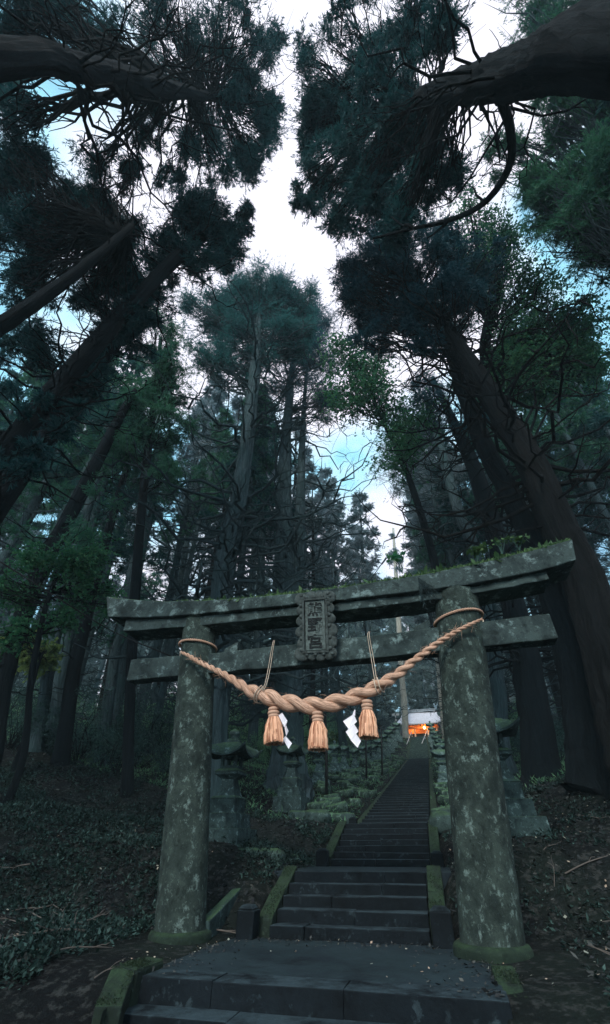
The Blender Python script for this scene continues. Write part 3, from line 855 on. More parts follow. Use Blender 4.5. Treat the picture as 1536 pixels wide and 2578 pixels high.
def tassel(top, bot, wb, label, seed):
    a = TP(*top, RO); b = TP(*bot, RO + .02); t = np.dot(b, [0, CP, SP_]); R = wb * t / FPX / 2; L = np.linalg.norm(a - b)
    ax = unit(a - b); x_ = unit(np.cross(ax, [0, 1, 0])); y_ = np.cross(ax, x_); F = np.array([x_, y_, ax])
    root = thing('straw_tassel', a, label, 'tassel', 'straw tassels hanging from the rope')
    rg = np.random.default_rng(seed)
    kn = MB()
    for q, (rz, rr_) in enumerate(((.0, .46), (-.055, .53), (-.10, .47))):
        prof = [((rr_ * R) + .022 * math.cos(v), rz * 1 + .026 * math.sin(v)) for v in np.linspace(-PI * .5, PI * .5, 6)]
        kn.lathe([(.001, rz - .026)] + prof + [(.001, rz + .026)], a, 20, ax=F)
    kn.build('knot', M['straw'], root, True)
    sk = MB(); n = 210
    for k in range(n):
        th = 2 * PI * k / n + rg.normal() * .03; lay = rg.uniform(.82, 1.0)
        c, s = math.cos(th), math.sin(th)
        end = L * rg.uniform(.95, 1.02)
        P = []
        for f in (0, .12, .35, .7, 1.0):
            r = R * lay * np.interp(f, [0, .12, .35, .7, 1], [.44, .62, .80, .95, 1.0]) + (rg.normal() * .009 if f > .3 else 0)
            P.append(a + (x_ * c + y_ * s) * r - ax * (.10 + f * (end - .10)))
        sk.tube(P, [.008, .012, .013, .012, .007], 5, True)
    sk.lathe([(R * .4, -.08), (R * .6, -.18), (R * .84, -L * .65), (R * .86, -L * .95), (.01, -L * .90)], a, 24, ax=F)
    sk.build('skirt', M['tassel'], root)
tassel((689, 1786), (690, 1872), 47, 'left straw tassel hanging beside the curled white paper', 1)
tassel((800, 1797), (801, 1887), 48, 'middle straw tassel hanging lowest under the centre of the rope', 2)
tassel((924, 1768), (928, 1857), 46, 'right straw tassel hanging next to the flat white zigzag paper', 3)

def shide(quads, label, curl):
    mb = MB(); root = None
    P0 = None
    for k, q in enumerate(quads):
        o = RO + .02 + .015 * k
        p = [TP(x, y, o + curl * (j % 2) * .1) for j, (x, y) in enumerate(q)]
        nrm = TN * .0025
        n = 6
        mb.hexa(np.array([*(pp - nrm for pp in p), *(pp + nrm for pp in p)]))
        if P0 is None: P0 = p[0]
    o = mb.build('paper_streamer', M['paper'], None, loc=P0)
    tag(o, label, 'paper streamer', 'white zigzag papers hanging from the rope')
Z2 = lambda x, y: (500 + x / 2.968, 1450 + y / 2.968)
shide([[Z2(598, 1040), Z2(625, 1022), Z2(664, 1082), Z2(632, 1112)], [Z2(632, 1112), Z2(664, 1086), Z2(652, 1125), Z2(640, 1130)], [Z2(640, 1120), Z2(655, 1118), Z2(673, 1160), Z2(655, 1195)],
       [Z2(655, 1190), Z2(672, 1160), Z2(645, 1225), Z2(622, 1255)], [Z2(632, 1215), Z2(650, 1195), Z2(698, 1250), Z2(672, 1292)]], 'white paper streamer twisted sideways beside the left straw tassel', .5)
shide([[Z2(1165, 1000), Z2(1172, 1000), Z2(1170, 1045), Z2(1150, 1038)], [Z2(1080, 1085), Z2(1160, 1032), Z2(1184, 1088), Z2(1122, 1146)], [Z2(1100, 1165), Z2(1160, 1102), Z2(1196, 1160), Z2(1136, 1222)], [Z2(1136, 1225), Z2(1172, 1172), Z2(1214, 1232), Z2(1188, 1285)]],
      'white paper streamer of flat zigzag folds between the middle and right tassels', .2)

# ================================================================== stone lanterns
def lantern_proto():
    root = thing('stone_lantern', (0, 0, 0), 'stone lantern', 'stone lantern', 'stone lanterns along the stairs')
    m = M['lantern']
    def part(name, f, smooth=False, bev=.012, parent=root):
        mb = MB(); f(mb); return mb.build(name, m, parent, smooth, bev)
    part('plinth', lambda b: (b.frustum((0, 0, 0), 1.06, 1.0, -.35, .22), b.frustum((0, 0, 0), .78, .75, .22, .48)))
    part('pedestal', lambda b: (b.frustum((0, 0, 0), .56, .56, .48, .74), b.frustum((0, 0, 0), .60, .52, .74, .79)))
    def shaft(b):
        hs = [.79, .82, .90, 1.02, 1.10]; ws = [.44, .42, .36, .29, .27]
        for k in range(4): b.frustum((0, 0, 0), ws[k], ws[k + 1], hs[k], hs[k + 1])
    part('shaft', shaft, False, 0)
    part('platform', lambda b: (b.frustum((0, 0, 0), .30, .50, 1.10, 1.18), b.frustum((0, 0, 0), .54, .54, 1.18, 1.24), b.frustum((0, 0, 0), .58, .42, 1.24, 1.30)))
    def box_(b):
        w, t = .38, .075; z0, z1 = 1.30, 1.55
        for sx in (-1, 1):
            for sy in (-1, 1): b.box((sx * (w - t) / 2, sy * (w - t) / 2, (z0 + z1) / 2), (t, t, z1 - z0))
        for sx in (-1, 1):
            b.box((sx * (w - t) / 2, 0, z0 + .03), (t * .9, w - 2 * t - .002, .06)); b.box((0, sx * (w - t) / 2, z0 + .03), (w - 2 * t - .002, t * .9, .06))
            b.box((sx * (w - t) / 2, 0, z1 - .025), (t * .9, w - 2 * t - .002, .05)); b.box((0, sx * (w - t) / 2, z1 - .025), (w - 2 * t - .002, t * .9, .05))
        b.box((0, 0, z0 + .004), (w * .8, w * .8, .02))
    part('fire_box', box_)
    def roof(b):
        n = 12; hw = .47
        g = np.linspace(-1, 1, n + 1); X, Y = np.meshgrid(g, g)
        r = np.maximum(abs(X), abs(Y)); diag = np.minimum(abs(X), abs(Y))
        top = 1.60 + .25 * (1 - r ** 2.2) ** .8 - .05 * (1 - diag) * r ** 3 + .17 * (diag ** 3) * r ** 4
        bot = 1.545 + .16 * (diag ** 3) * r ** 4 - .045 * (1 - diag) * r ** 3 + .015
        sc = hw * (1 + .10 * diag ** 4)
        k = (n + 1) ** 2
        V = np.vstack([np.stack([X * sc, Y * sc, top], -1).reshape(-1, 3), np.stack([X * sc, Y * sc, bot], -1).reshape(-1, 3)])
        i = (np.arange(n)[:, None] * (n + 1) + np.arange(n)[None]).ravel()
        q = np.stack([i, i + 1, i + n + 2, i + n + 1], 1)
        Q = np.vstack([q, q[:, ::-1] + k])
        rim = [j for j in range(n)] + [n + j * (n + 1) for j in range(n)] + [(n + 1) * n + n - j for j in range(n)] + [(n - j) * (n + 1) for j in range(n)]
        rq = [[rim[j], rim[j - 1], rim[j - 1] + k, rim[j] + k] for j in range(len(rim))]
        b.add(V, np.vstack([Q, rq]))
    part('roof', roof, False, 0)
    fin = part('finial', lambda b: (b.frustum((0, 0, 0), .26, .24, 1.80, 1.90), b.lathe([(.05, 1.9), (.085, 1.915), (.07, 1.945), (.06, 1.955), (.105, 1.985), (.125, 2.02), (.115, 2.06), (.07, 2.095), (.02, 2.125), (.004, 2.14)], (0, 0, 0), 16)), True, 0)
    return root
proto = lantern_proto()
lan = []; proto_row = None
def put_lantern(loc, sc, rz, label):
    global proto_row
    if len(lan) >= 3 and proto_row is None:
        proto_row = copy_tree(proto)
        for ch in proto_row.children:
            ch.data = ch.data.copy(); ch.data.materials[0] = M['lantern_lit']
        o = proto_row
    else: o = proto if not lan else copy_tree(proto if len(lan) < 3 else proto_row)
    o.location = loc; o.scale = (sc, sc, sc); o.rotation_euler = (0, 0, rz); o['label'] = label; lan.append(o); return o
# two near lanterns behind the pillars
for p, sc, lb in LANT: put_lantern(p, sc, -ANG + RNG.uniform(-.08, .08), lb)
# ================================================================== shrine at the top of the stairs
def shrine():
    c = PY(1063, 1856, 75.0)
    base = np.array([c[0], c[1], c[2] - .1])
    root = thing('shrine_building', base, 'small shrine hall at the top of the stairs with pale roof and orange lit eaves', 'shrine')
    def W(x, y, z): return base + np.array([BX[0] * x + AX[0] * y, BX[1] * x + AX[1] * y, z])
    def bx(mb, x0, x1, y0, y1, z0, z1):
        mb.hexa(np.array([W(x, y, z) for z in (z0, z1) for x, y in ((x0, y0), (x1, y0), (x1, y1), (x0, y1))]))
    mb = MB(); bx(mb, -3.0, 3.0, .2, 6, -1.5, .12); mb.build('stone_base', M['lantern'], root)
    mb = MB(); bx(mb, -2.5, 2.5, 2.2, 5.6, .12, 2.2); mb.build('wall', M['darkwood'], root)
    mb = MB(); bx(mb, -.75, .75, 2.14, 2.196, .14, 1.3); mb.build('door', M['ink'], root)
    for x in (-2.45, -1.0, 1.0, 2.45):
        mb = MB(); bx(mb, x - .11, x + .11, .6, .82, .12, 1.45); mb.build('post', M['whitewood'], root)
    mb = MB(); bx(mb, -2.75, 2.75, .57, .85, 1.45, 1.75); mb.build('lintel', M['vermilion'], root)
    mb = MB(); bx(mb, -2.6, 2.6, 1.9, 2.19, 1.0, 2.2); mb.build('painted_board', M['vermilion'], root)
    for k in range(12):
        x = -2.6 + k * 5.2 / 11; mb = MB(); bx(mb, x - .07, x + .07, -.3, 2.1, 1.78, 1.92); mb.build('rafter', M['vermilion'], root)
    # roof: gently curved front and back slopes, hipped lower ends
    def roofgrid():
        mb = MB(); n, m = 28, 12
        V = []
        for j in range(m + 1):
            f = j / m                                   # 0 front eave .. 1 ridge
            for i in range(n + 1):
                g = i / n * 2 - 1
                hw = 3.75 - (1.15 * f if f < .7 else 1.15 * .7 + .2 * (f - .7))
                y = -1.0 + 4.4 * f
                z = 1.95 + 2.55 * (f ** 1.25) + .28 * abs(g) ** 4 * (1 - f)
                V.append(W(g * hw, y, z))
        i = (np.arange(m)[:, None] * (n + 1) + np.arange(n)[None]).ravel(); q = np.stack([i, i + 1, i + n + 2, i + n + 1], 1)
        k = len(V); V2 = [v - np.array([0, 0, .16]) for v in V]
        rim = list(range(n)) + [n + j * (n + 1) for j in range(m)] + [m * (n + 1) + n - j for j in range(n)] + [(m - j) * (n + 1) for j in range(m)]
        rq = [[rim[j], rim[j - 1], rim[j - 1] + k, rim[j] + k] for j in range(len(rim))]
        mb.add(np.array(V + V2), np.vstack([q, q[:, ::-1] + k, rq]))
        # back slope
        a, b, cc, d = W(-2.4, 3.4, 4.45), W(2.4, 3.4, 4.45), W(3.75, 7.6, 2.1), W(-3.75, 7.6, 2.1)
        mb.hexa(np.array([p - [0, 0, .14] for p in (a, b, cc, d)] + [a, b, cc, d]))
        return mb
    rf = roofgrid().build('roof', M['roof'], root, False)
    mb = MB(); bx(mb, -2.75, 2.75, 3.15, 3.65, 4.47, 4.78); bx(mb, -2.9, 2.9, 3.08, 3.72, 4.783, 4.90); mb.build('ridge', M['ridge'], rf)
    for s in (-1, 1):
        mb = MB(); mb.hexa(np.array([W(s * 2.3, y, z) for y, z in ((2.2, 2.2), (5.6, 2.2), (3.9, 4.2), (3.0, 4.2))] + [W(s * 2.2, y, z) for y, z in ((2.2, 2.2), (5.6, 2.2), (3.9, 4.2), (3.0, 4.2))]))
        mb.build('gable', M['darkwood'], root)
    lp = W(.55, .1, 1.45)
    mb = MB(); mb.lathe([(.02, -.22), (.14, -.17), (.20, 0), (.14, .17), (.02, .22)], lp, 14)
    o = mb.build('lamp', M['glow'], None, True); tag(o, 'round orange lamp glowing under the front eave of the shrine', 'lamp')
    for q, (x, y, z) in enumerate(((.55, .0, 1.45), (-1.3, 1.3, 1.65), (1.9, 1.2, 1.65))):
        L = bpy.data.lights.new('lamp_light', 'POINT'); L.energy = 85 if q == 0 else 40; L.color = (1, .50, .17); L.shadow_soft_size = .25
        lo = bpy.data.objects.new('lamp_light', L); lo.location = W(x, y - .25, z); COL.objects.link(lo)
    return root, W
SHR, SW = shrine()
for px0, py0, px1, py1, nm in ((1021, 1882, 1036, 1842, 'left'), (1062, 1872, 1076, 1838, 'right')):
    a = PY(px0, py0, 64); b = PY(px1, py1, 72); mb = MB()
    mb.tube([a, b], .05, 6); mb.tube([b, b - [0, 0, 1.2]], .05, 6); mb.tube([a, a - [0, 0, 1.0]], .05, 6); mb.tube([(a + b) / 2, (a + b) / 2 - [0, 0, 1.0]], .05, 6)
    o = mb.build('handrail', M['rail'], None, True, loc=a); tag(o, f'thin pale metal handrail on the {nm} side of the topmost steps', 'handrail', 'handrails below the shrine')
# floodlight on a thin stand left of the shrine
a = PY(1000, 1826, 66); b = PY(996, 1802, 66)
fl = thing('flood_light', a, 'small pale floodlight on a thin stand left of the shrine roof', 'lamp')
mb = MB(); mb.tube([a - [0, 0, 1.2], b], .05, 6); mb.tube([a - [.5, 0, .8], b], .04, 5); mb.build('stand', M['rail'], fl, True)
for s in (-1, 1):
    mb = MB(); mb.box(b + [s * .3, -.1, .1], (.42, .2, .3), None, .02); mb.build('lamp_head', M['rail'], fl, False, .02)
# thin dark poles beside the stairs
for k, (px, y0, y1, Y, lb) in enumerate(((821, 1968, 1795, 21, 'thin dark pole standing behind the middle straw tassel'), (922, 1958, 1830, 30, 'thin dark pole between the distant lanterns left of the stairs'), (961, 1940, 1828, 34, 'thin dark pole closest to the stairs among the distant lanterns'))):
    a = PY(px, y0, Y); b = PY(px - 2, y1, Y); a[2] = min(a[2], gz(a)) - .1
    mb = MB(); mb.tube([a, (a + b) / 2 + [.02, 0, 0], b], [.07, .06, .05], 7); mb.lathe([(.001, .0), (.07, 0), (.075, .03), (.001, .05)], b, 8)
    o = mb.build('thin_pole', M['pole'], None, True, loc=a); tag(o, lb, 'pole', 'thin poles by the stairs')

# ------------------------------------------------------------------ overhead cable and guard rail on the left
pts = [PY(x, y, Y) for x, y, Y in ((-60, 1378, 9), (0, 1414, 9.3), (150, 1508, 10), (285, 1590, 11), (421, 1648, 12), (520, 1690, 13))]
mb = MB(); mb.tube(spline(pts, 30), .016, 6); o = mb.build('cable', M['cable'], None, True, loc=pts[0]); tag(o, 'thin black cable running down from the left edge behind the gateway', 'cable')
gr = thing('guard_rail', PY(200, 1910, 30), 'pale horizontal guard rail low behind the trunks on the left', 'guard rail')
pts = [PY(x, y, Y) for x, y, Y in ((-80, 1884, 30), (150, 1884, 30.5), (300, 1886, 31), (470, 1889, 32))]
mb = MB(); Q = spline(pts, 12)
for d in (0, .0): mb.tube(Q + [0, 0, d], .085, 6)
mb.build('rail', M['guard'], gr, True)
for k in range(0, 12, 3):
    mb = MB(); mb.tube([Q[k] + [0, .12, .1], Q[k] + [0, .12, -1.6]], .06, 6); mb.build('post', M['guard'], gr, True)

# ================================================================== hero trees
def seg(*ns): return [n for n in ns]
def YN(Y, *pxw):
    """trunk nodes standing on the upright plane at distance Y, with widths measured across"""
    P, R = [], []
    for px, py, w in pxw:
        p = PY(px, py, Y); t = np.dot(p, [0, CP, SP_]); P.append(p); R.append(w * t / FPX / 2)
    g = gz(P[0]); 
    if P[0][2] > g - .2:
        q = P[0].copy(); q[0] += (q[0] - P[1][0]) / (P[1][2] - q[2] + 1e-6) * (P[1][2] - P[0][2]) * 0 ; q[2] = g - .3
        P.insert(0, q); R.insert(0, R[0] * 1.05)
    return P, R
HERO = []
def hero(label, P, R, **k):
    HERO.append((P[0][0], P[0][1])); return make_tree(k.pop('name', 'cedar_tree'), label, P, R, k.pop('leaf', 'cedar'), k.pop('bark', 'bark'), **k)

# top left, leaning in over the path
P = [np.array([-5.4, .2, -1.0])] + [ray(-0, 145) * 7.1, ray(230, 180) * 10.2, ray(414, 222) * 13.8, ray(560, 250) * 20.5, ray(610, 262) * 23]
R = [.40, .27, .26, .24, .11, .035]
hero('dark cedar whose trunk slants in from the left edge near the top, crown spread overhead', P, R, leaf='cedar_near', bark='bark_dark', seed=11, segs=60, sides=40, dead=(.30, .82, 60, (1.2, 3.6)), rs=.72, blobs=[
    Ell(560, 90, 130, 100, 19, 42, .95, .7), Ell(430, 40, 130, 60, 18, 22, .9, .6), Ell(300, 90, 90, 60, 16, 10, .8, .5), Ell(610, 330, 80, 90, 20, 29, .85, .75), Ell(520, 400, 90, 50, 19, 18, .8, .6),
    Ell(640, 210, 60, 110, 21, 30, .8, .8), Ell(90, 50, 150, 70, 15, 29, 1.0, .3), Ell(60, 290, 80, 45, 14, 13, .75, .3), Ell(260, 400, 70, 40, 16, 8, .6, .45), Ell(400, 340, 100, 60, 17, 8, .6, .5), Ell(480, 200, 90, 100, 19, 18, .8, .6), Ell(660, 330, 40, 60, 21, 16, .8, .8), Ell(650, 420, 45, 35, 20, 10, .6, .8), Ell(480, 455, 120, 30, 19, 12, .5, .7), Ell(400, 360, 60, 60, 17, 8, .5, .55), Ell(690, 250, 25, 60, 21, 8, .5, .85), Ell(60, 120, 70, 50, 15, 12, .7, .3), Ell(690, 130, 25, 60, 21, 6, .5, .85), Ell(330, 200, 90, 80, 17, 8, .7, .5),
    Ell(180, 20, 80, 40, 16, 12, .9, .4)])
# top right
P = [np.array([4.4, .1, -1.0])] + [ray(1536, 114) * 5.83, ray(1330, 172) * 7.8, ray(1130, 228) * 11.7, ray(980, 270) * 17.5, ray(880, 300) * 23]
R = [.60, .49, .41, .33, .19, .05]
def loopbranch(br):
    pts = [ray(1262, 250) * 9.0, ray(1285, 330) * 9.2, ray(1282, 420) * 9.5, ray(1220, 510) * 10, ray(1130, 555) * 10.4, ray(1040, 575) * 10.8, ray(940, 600) * 11.4]
    br.tube(spline(pts, 24), np.linspace(.11, .03, 24), 7)
    for a, b in (((1220, 510), (1190, 470)), ((1130, 555), (1075, 600)), ((1040, 575), (985, 545)), ((1210, 262), (1248, 340)), ((1248, 340), (1258, 410))):
        limb(br, ray(*a) * 10, ray(*b) * 10.4, .045, .015, .05)
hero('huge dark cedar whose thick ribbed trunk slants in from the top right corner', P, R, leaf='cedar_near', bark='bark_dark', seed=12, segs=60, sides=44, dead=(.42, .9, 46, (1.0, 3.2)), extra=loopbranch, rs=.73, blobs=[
    Ell(880, 110, 110, 90, 17, 27, .7, .75), Ell(990, 70, 110, 60, 15, 20, .65, .6), Ell(1110, 110, 80, 70, 13, 14, .6, .5), Ell(830, 250, 90, 100, 18, 46, .75, .8), Ell(900, 400, 110, 90, 17, 57, .8, .75),
    Ell(1010, 360, 110, 90, 15, 40, .75, .6), Ell(930, 520, 70, 50, 16, 27, .65, .7), Ell(1070, 470, 90, 80, 14, 23, .6, .55), Ell(1170, 430, 50, 40, 13, 8, .5, .5), Ell(1000, 210, 90, 60, 15, 23, .7, .6), Ell(800, 440, 40, 50, 18, 12, .6, .8), Ell(780, 300, 35, 80, 18, 22, .6, .8), Ell(850, 540, 50, 40, 17, 14, .55, .75), Ell(770, 500, 45, 30, 17.5, 10, .5, .8), Ell(770, 90, 30, 60, 18, 5, .45, .85), Ell(1040, 560, 80, 40, 14, 14, .6, .6)])
# behind it, green wall of needles at right
P, R = YN(6.5, (2050, 1900, 120), (1900, 1300, 110), (1740, 700, 90), (1560, 300, 55), (1400, 60, 25))
hero('green needled cedar filling the top right corner behind the thick slanting trunk', P, R, leaf='cedar_green', seed=13, rs=.73, blobs=[
    Ell(1330, 40, 90, 40, 20, 22, .9, .6), Ell(1450, 60, 90, 60, 19, 29, .9, .6), Ell(1480, 230, 80, 50, 17, 20, .85, .5), Ell(1370, 320, 80, 50, 18, 22, .85, .5), Ell(1420, 440, 110, 60, 17, 34, .85, .4), Ell(1260, 390, 50, 50, 19, 12, .75, .6), Ell(1480, 560, 80, 70, 16, 29, .85, .4), Ell(1530, 380, 60, 90, 15, 20, .8, .4), Ell(1390, 540, 70, 40, 17, 12, .7, .4), Ell(1530, 150, 50, 70, 17, 17, .8, .5), Ell(1330, 480, 50, 40, 18, 8, .6, .5), Ell(1500, 660, 60, 40, 16, 10, .7, .35)])
# big left tree
P, R = YN(7.0, (-190, 1560, 62), (-60, 1230, 54), (60, 1075, 48), (155, 960, 44), (300, 800, 38), (414, 681, 31), (490, 610, 32), (550, 565, 18))
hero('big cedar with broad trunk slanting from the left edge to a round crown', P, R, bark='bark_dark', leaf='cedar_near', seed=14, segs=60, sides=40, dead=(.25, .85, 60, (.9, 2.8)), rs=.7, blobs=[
    Ell(545, 550, 65, 60, 18, 50, .70, .8), Ell(615, 540, 25, 45, 18.5, 9, .45, .85), Ell(575, 620, 45, 50, 18, 22, .6, .8), Ell(480, 580, 70, 60, 17.5, 34, .7, .75), Ell(420, 640, 60, 60, 17, 20, .65, .7), Ell(500, 665, 60, 30, 17, 12, .55, .75), Ell(350, 720, 50, 60, 16, 12, .6, .6), Ell(250, 800, 90, 50, 14, 16, .5, .5), Ell(110, 1030, 80, 90, 11, 12, .45, .3), Ell(40, 1160, 70, 60, 9.5, 8, .4, .2)])
P, R = YN(4.6, (-420, 1400, 70), (-200, 1000, 54), (-40, 850, 42), (103, 753, 33), (250, 640, 22), (330, 570, 15))
hero('cedar with dense black green crown massed along the left edge above the broad slanting trunk', P, R, leaf='cedar_near', bark='bark_dark', seed=15, dead=(.5, .9, 10, (.6, 1.8)), rs=.73, blobs=[
    Ell(90, 470, 110, 70, 15, 41, .75, .7), Ell(210, 500, 80, 60, 15.5, 29, .7, .75), Ell(60, 600, 100, 70, 14, 36, .75, .6), Ell(210, 620, 100, 70, 15, 36, .7, .7), Ell(310, 540, 50, 60, 16, 16, .6, .8), Ell(320, 690, 60, 60, 15, 17, .6, .7), Ell(120, 720, 110, 50, 14, 17, .6, .6), Ell(20, 420, 50, 40, 15, 10, .6, .7), Ell(350, 470, 40, 50, 16, 8, .5, .8), Ell(260, 740, 80, 50, 14.5, 13, .55, .65)])
P, R = YN(9.0, (-230, 1700, 75), (-60, 1340, 68), (100, 1110, 62), (240, 915, 52), (340, 790, 34), (390, 720, 14))
hero('straight cedar trunk rising just below and parallel to the broad left trunk', P, R, leaf='cedar_near', bark='bark_dark', seed=16, dead=(.35, .8, 16, (.8, 2.4)), rs=.7, blobs=[
    Ell(330, 860, 60, 70, 17, 23, .7, .75), Ell(250, 960, 60, 60, 15, 14, .65, .6), Ell(380, 770, 50, 70, 18, 18, .65, .8), Ell(60, 860, 90, 60, 15, 23, .75, .5), Ell(130, 1010, 70, 60, 14, 9, .6, .5)])
P, R = YN(15, (318, 2010, 27), (340, 1500, 24), (365, 1200, 20), (390, 1000, 15), (405, 850, 8))
hero('lighter green cedar crown between the left trunks and the central tree', P, R, bark="bark_dark", leaf="cedar_green", seed=17, rs=.7, blobs=[
    Ell(400, 860, 50, 70, 25, 26, 1.0, .8), Ell(430, 950, 60, 60, 24, 26, 1.0, .7), Ell(350, 980, 60, 70, 23, 26, 1.0, .7), Ell(420, 1070, 70, 60, 22, 22, 1.0, .6), Ell(340, 1110, 60, 60, 21, 18, 1.0, .5), Ell(400, 1190, 60, 40, 20, 10, .9, .5)])
slim = [((-20, 1880, 52), (12, 1704, 44), (55, 1560, 42), (110, 1410, 38), (162, 1320, 35), (285, 1080, 24), (340, 980, 12), 13.5, 'leaning cedar trunk at the far left edge crossing in front of the green understory', 'bark_dark'),
        ((85, 1900, 34), (105, 1790, 30), (150, 1550, 27), (185, 1400, 25), (240, 1230, 19), (300, 1060, 13), (330, 980, 7), 17, 'slim cedar trunk directly right of the leaning edge trunk', 'bark'),
        ((110, 1930, 34), (125, 1880, 33), (152, 1700, 30), (182, 1550, 27), (230, 1330, 21), (290, 1120, 14), (325, 1010, 7), 18.5, 'second slim cedar trunk from the leaning trunk at the left edge', 'bark'),
        ((145, 1945, 38), (158, 1880, 36), (185, 1700, 33), (216, 1570, 29), (262, 1380, 22), (320, 1170, 14), (350, 1060, 7), 16.5, 'darker straight cedar trunk left of the guard rail gap', 'bark_dark'),
        ((252, 1925, 31), (262, 1850, 29), (289, 1650, 26), (306, 1590, 24), (335, 1420, 19), (385, 1200, 12), (405, 1090, 7), 20, 'left one of two close trunks behind the beam end', 'bark'),
        ((278, 1925, 31), (286, 1850, 29), (311, 1640, 26), (325, 1570, 24), (356, 1400, 19), (400, 1200, 12), (420, 1090, 7), 22, 'right one of two close trunks behind the beam end', 'bark')]
for k, (a, b_, c_, d_, e_, f_, g_, Y, lb, bk) in enumerate(slim):
    P, R = YN(Y, a, b_, c_, d_, e_, f_, g_)
    hero(lb, P, R, bark=bk, leaf='cedar' if k % 2 else 'cedar_green', seed=30 + k, group='slim cedars left of the gateway', cone=(.55, 2.6, 28, 1.0, .7, (.5, .95)), dead=(.25, .6, 10, (.8, 2.2)), sides=12)
# centre tree and the twin behind
P, R = YN(16, (538, 1990, 72), (543, 1750, 62), (560, 1500, 55), (583, 1350, 50), (606, 1230, 41), (642, 930, 25), (652, 800, 12), (656, 720, 5))
hero('tall central cedar with bare swooping branches rising behind the left pillar', P, R, bark='bark', leaf='cedar_mid', seed=18, segs=64, sides=40, dead=(.26, .84, 150, (1.6, 6.0), 1.35), rs=.72, blobs=[
    Ell(470, 780, 45, 60, 31, 12, 1.0, .7), Ell(640, 745, 110, 45, 33, 138, 1.35, .82), Ell(560, 800, 80, 50, 32, 78, 1.25, .75), Ell(720, 770, 90, 50, 33, 101, 1.3, .8), Ell(640, 840, 130, 45, 30, 78, 1.2, .7), Ell(520, 880, 50, 40, 28, 20, 1.0, .65), Ell(745, 850, 60, 50, 30, 46, 1.1, .7), Ell(600, 920, 110, 40, 28, 36, .9, .6)])
P, R = YN(21, (725, 1960, 96), (726, 1850, 74), (727, 1700, 68), (722, 1500, 57), (717, 1300, 40), (720, 1100, 26), (735, 930, 12), (740, 840, 5))
def twin(br):
    P2 = spline([PY(728, 1520, 21), PY(752, 1420, 21), PY(757, 1250, 21), PY(764, 1050, 21), PY(775, 900, 21)], 30)
    br.tube(P2, np.linspace(.52, .08, 30), 12)
    dead_branches(br, P2, np.linspace(.5, .1, 30), 6, 28, 60, (1.5, 5.0), np.random.default_rng(3), 1.3)
hero('thick forked cedar right of the central tree, its trunk seen behind the name plaque', P, R, bark='bark', leaf='cedar_blue', seed=19, segs=64, sides=40, dead=(.3, .86, 100, (1.6, 5.6), 1.3), extra=twin, rs=.7, blobs=[
    Ell(780, 800, 60, 50, 40, 62, 1.5, .8), Ell(800, 900, 60, 70, 37, 55, 1.4, .75), Ell(720, 940, 80, 50, 35, 29, 1.2, .7), Ell(830, 1000, 50, 70, 34, 34, 1.3, .6)])
# right trees
P, R = YN(9.5, (1690, 2060, 136), (1600, 1900, 122), (1535, 1680, 106), (1472, 1460, 92), (1400, 1310, 78), (1330, 1160, 67), (1250, 1020, 54), (1150, 870, 40), (1060, 730, 28), (1000, 640, 10))
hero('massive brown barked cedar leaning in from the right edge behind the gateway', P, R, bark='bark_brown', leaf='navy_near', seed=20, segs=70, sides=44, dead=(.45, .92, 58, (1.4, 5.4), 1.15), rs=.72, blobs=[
    Ell(950, 680, 80, 70, 21, 57, .95, .8), Ell(1000, 600, 80, 55, 22, 42, .9, .85), Ell(910, 770, 50, 70, 20, 32, .85, .8), Ell(1070, 660, 90, 70, 20, 42, .9, .8), Ell(1010, 790, 90, 60, 19, 34, .85, .7), Ell(1130, 740, 80, 70, 18, 32, .8, .7), Ell(880, 700, 35, 60, 20.5, 18, .8, .8), Ell(1200, 660, 60, 60, 19, 14, .75, .75), Ell(1080, 860, 80, 40, 17, 9, .65, .65), Ell(950, 850, 60, 30, 18, 8, .6, .7), Ell(1150, 600, 60, 40, 20, 11, .7, .8)])
P, R = YN(12, (1492, 2010, 94), (1470, 1850, 85), (1428, 1600, 75), (1345, 1370, 62), (1311, 1297, 52), (1218, 1116, 42), (1165, 980, 32), (1120, 850, 20), (1090, 780, 8))
hero('black silhouetted cedar trunk beside the massive brown trunk, dropping behind the right beam end', P, R, bark='bark_dark', leaf='cedar', seed=21, segs=60, sides=40, dead=(.42, .9, 50, (1.4, 5.0), 1.3), blobs=[Ell(1120, 800, 80, 60, 24, 24, 1.0, .8), Ell(1180, 700, 70, 60, 26, 18, 1.0, .85)])
P, R = YN(17, (1372, 1975, 84), (1350, 1850, 76), (1330, 1700, 69), (1303, 1560, 60), (1234, 1300, 44), (1180, 1150, 32), (1130, 1040, 20), (1090, 950, 9))
hero('dark trunk behind the large right lantern with a paler upper stem seen above the beam', P, R, bark='bark_dark', leaf='cedar_blue', seed=22, dead=(.4, .85, 60, (1.4, 4.8), 1.2), blobs=[Ell(1080, 1000, 70, 70, 27, 26, 1.1, .75), Ell(1180, 1060, 60, 60, 25, 14, 1.0, .6)])
P, R = YN(24, (1262, 1880, 42), (1255, 1750, 38), (1235, 1600, 35), (1190, 1380, 30), (1151, 1280, 27), (1099, 1090, 18), (1070, 1000, 9))
hero('slender pale cedar showing between the right pillar and the trunk behind the lantern', P, R, bark='bark', leaf='cedar_far', seed=23, dead=(.35, .88, 60, (1.4, 4.8), 1.2), blobs=[Ell(1040, 1100, 60, 90, 38, 34, 1.5, .7), Ell(990, 1190, 50, 80, 36, 20, 1.4, .6), Ell(1110, 1180, 60, 80, 36, 18, 1.3, .6)])
P, R = YN(73, (1021, 1842, 15), (1017, 1760, 15), (1012, 1700, 14), (1000, 1500, 11), (990, 1330, 5))
hero('pale bare trunk standing just left of the shrine roof', P, R, bark='bark_pale', leaf='cedar_far', seed=24, cone=(.72, 2.2, 14), flare=.1, ls=(.2, .5))
